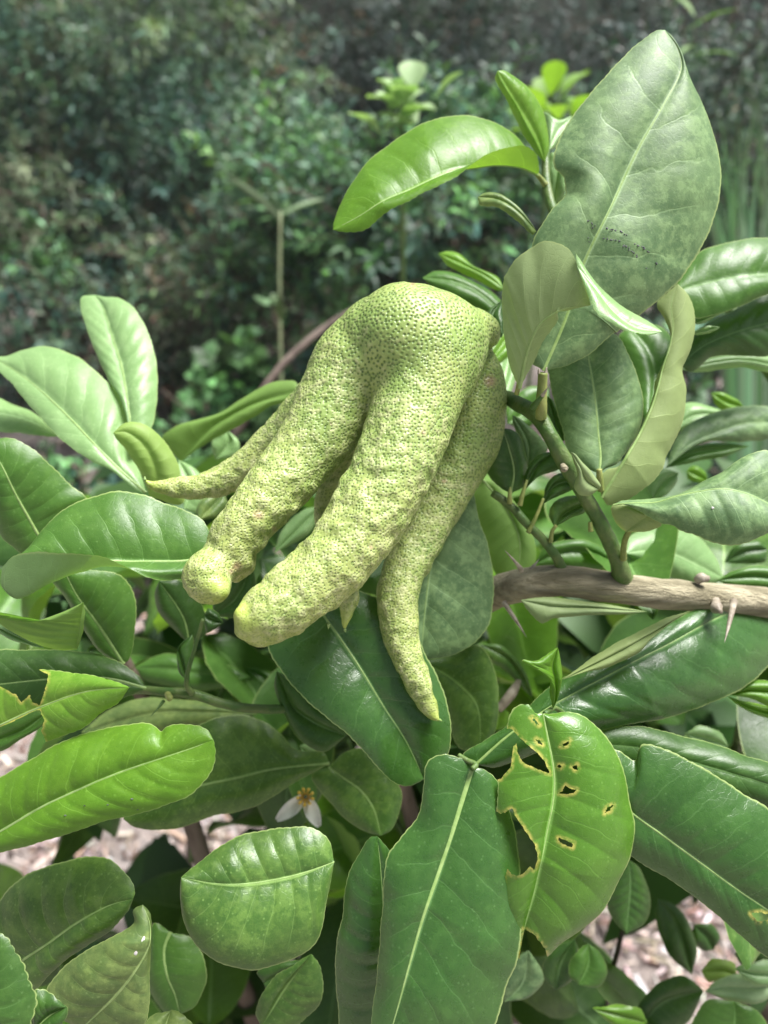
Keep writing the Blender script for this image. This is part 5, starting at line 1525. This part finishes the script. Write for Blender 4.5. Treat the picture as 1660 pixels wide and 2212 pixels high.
g = G('citron_skin')
vec = g.n('ShaderNodeTexCoord').outputs['Object']
wv = g.n('ShaderNodeTexNoise', {'Vector': vec, 'Scale': 250.0, 'Detail': 1.0}).outputs['Color']
wvec = g.n('ShaderNodeVectorMath', {0: vec, 1: g.n('ShaderNodeVectorMath', {0: wv, 1: (.0012, .0012, .0012)}, operation='MULTIPLY').outputs[0]}, operation='ADD').outputs[0]
dist = g.math('ADD', g.n('ShaderNodeAttribute', attribute_name='gland').outputs['Fac'], g.math('MULTIPLY', g.math('SUBTRACT', g.noise(vec, 900, 2), .5), .22))
gt = g.n('ShaderNodeAttribute', attribute_name='gland_tone').outputs['Fac']
blm = g.n('ShaderNodeAttribute', attribute_name='blemish').outputs['Fac']
tip = g.n('ShaderNodeAttribute', attribute_name='tip').outputs['Fac']
tipm = g.ss(g.math('ADD', tip, g.math('MULTIPLY', g.math('SUBTRACT', g.noise(vec, 120, 3), .5), .9)), 1.3, -.1)                         # 1 at the smooth finger ends
young = g.ss(tip, 11.0, 2.5)
nl = g.noise(vec, 55, 3)
nm = g.noise(vec, 330, 3, .6)
pale = g.mix(g.ss(nl, .35, .68), (0.24, 0.345, 0.088), (0.345, 0.42, 0.13))
pale = g.mix(g.math('MULTIPLY', young, .4), pale, (0.40, 0.43, 0.125))
pale = g.mix(g.math('MULTIPLY', g.ss(nm, .5, .72), .6), pale, (0.46, 0.48, 0.235))
cre = g.n('ShaderNodeAttribute', attribute_name='crest').outputs['Fac']
halo = g.ss(dist, .62, .15)
pit = g.ss(dist, .34, .10)
c = g.mix(g.math('MULTIPLY', halo, g.math('MULTIPLY_ADD', young, -.1, .85)), pale, (0.12, 0.205, 0.042))
c = g.mix(g.math('MULTIPLY', pit, g.math('MULTIPLY', g.math('MULTIPLY_ADD', gt, .45, .3), g.math('MULTIPLY_ADD', young, -.4, 1.0))), c, (0.05, 0.09, 0.03))
c = g.mix(g.math('MULTIPLY', g.ss(g.noise(vec, 38, 4, .6), .5, .7), .3), c, (0.17, 0.27, 0.065))
c = g.mix(g.math('MULTIPLY', g.ss(g.noise(vec, 300, 2), .74, .8), .2), c, (0.36, 0.22, 0.13))
c = g.mix(g.math('MULTIPLY', g.ss(g.math('ADD', cre, g.math('MULTIPLY', g.math('SUBTRACT', nm, .5), .8)), .62, 1.0), .6), c, (0.50, 0.53, 0.25))
c = g.mix(g.math('MULTIPLY', tipm, .7), c, g.mix(g.noise(vec, 80, 2), (0.30, 0.44, 0.045), (0.46, 0.52, 0.09)))
c = g.mix(g.math('MULTIPLY', blm, .6), c, (0.36, 0.2, 0.15))
hh = g.math('MULTIPLY_ADD', halo, -.5, g.math('MULTIPLY_ADD', pit, -.3, g.math('MULTIPLY', nm, .6)))
hh = g.math('MULTIPLY', hh, g.math('MULTIPLY_ADD', tipm, -.85, 1.0))
nrm = g.bump(hh, .0006, .7)
p = g.n('ShaderNodeBsdfPrincipled', {'Base Color': c, 'Roughness': .42, 'Specular IOR Level': .45, 'Normal': nrm, 'Subsurface Weight': .05, 'Subsurface Radius': (.5, .6, .15), 'Subsurface Scale': .004})
g.put(g.out.inputs[0], p.outputs[0])
M['skin'] = g.m

wverts = to_world(verts * .01)
wn_ = vn @ ROT.T
forg = W(1045, 700, .33)
fruit = empty('citron_fruit', forg, 'green fingered citron fruit like a pointing hand, hanging in front of the branch', 'fruit')
qlab = vl[quads]
fl = np.max(qlab, 1)
groups = {'body': [0, names.index('S')], 'A': [names.index('A')], 'B': [names.index('B'), names.index('Bk'), names.index('Bs')], 'C': [names.index('C')], 'D': [names.index('D')], 'E': [names.index('E')]}
flab = {'A': 'thick front finger with bright green tip', 'B': 'thick finger ending in a rounded yellow knob', 'C': 'thin upturned finger pointing left', 'D': 'long finger bulging at the top and tapering to a point', 'E': 'small hidden finger behind'}
for key, ids in groups.items():
    fs = quads[np.isin(fl, ids)]
    if not len(fs):
        continue
    used = np.unique(fs)
    rm = -np.ones(len(verts), np.int64)
    rm[used] = np.arange(len(used))
    ob = link('body' if key == 'body' else 'finger', wverts[used], rm[fs], M['skin'], fruit, origin=forg, attr={'tip': vtip[used], 'gland': gd[used], 'gland_tone': gtone[used], 'blemish': blem[used], 'crest': crest[used]})
    ob.data.normals_split_custom_set_from_vertices(wn_[used].tolist())
    if key in flab:
        ob['label'] = flab[key]
# stalk that carries it, behind its right lobe, and the dry points at finger ends
tube('fruit_stalk', [W(1030, 740, .347), W(1055, 790, .352), W(1060, 840, .358), W(1052, 856, .366)], [.004, .0036, .0032, .0028], M['twig'], fruit, sides=10, lump=.05)
for (x, y, d, x2, y2) in ((9, 900, 33.1, 8, 884), (1262, 1922, 31.8, 1276, 1928), (860, 1535, 31.7, 864, 1550), (792, 1512, 29.0, 790, 1535)):
    a_, b_ = px('D', [(x, y)])[0], px('D', [(x2, y2)])[0]
    tube('finger_point', [W(*a_, d * .01), W(*((a_ + b_) / 2), d * .01), W(*b_, d * .01)], [.0007, .0005, .0001], M['rib'], fruit, sides=6, n=6)

# ------------------------------------------------------------------ thin volume added to lift dark tones the way lens veil does
hz = G('veil_volume')
pv = hz.n('ShaderNodeVolumePrincipled', {'Color': (0.9, 0.94, 1.0), 'Density': 0.004, 'Anisotropy': 0.2})
hz.put(hz.out.inputs['Volume'], pv.outputs[0])
hv = [(x, y, z) for x in (-81, 81) for y in (-81, 81) for z in (-1.2, 4.2)]
tag(link('haze', np.array(hv, float), [(0, 1, 3, 2), (4, 6, 7, 5), (0, 4, 5, 1), (2, 3, 7, 6), (0, 2, 6, 4), (1, 5, 7, 3)], hz.m, smooth=False), 'thin pale volume added to lift dark tones like lens veil', 'haze', kind='stuff')
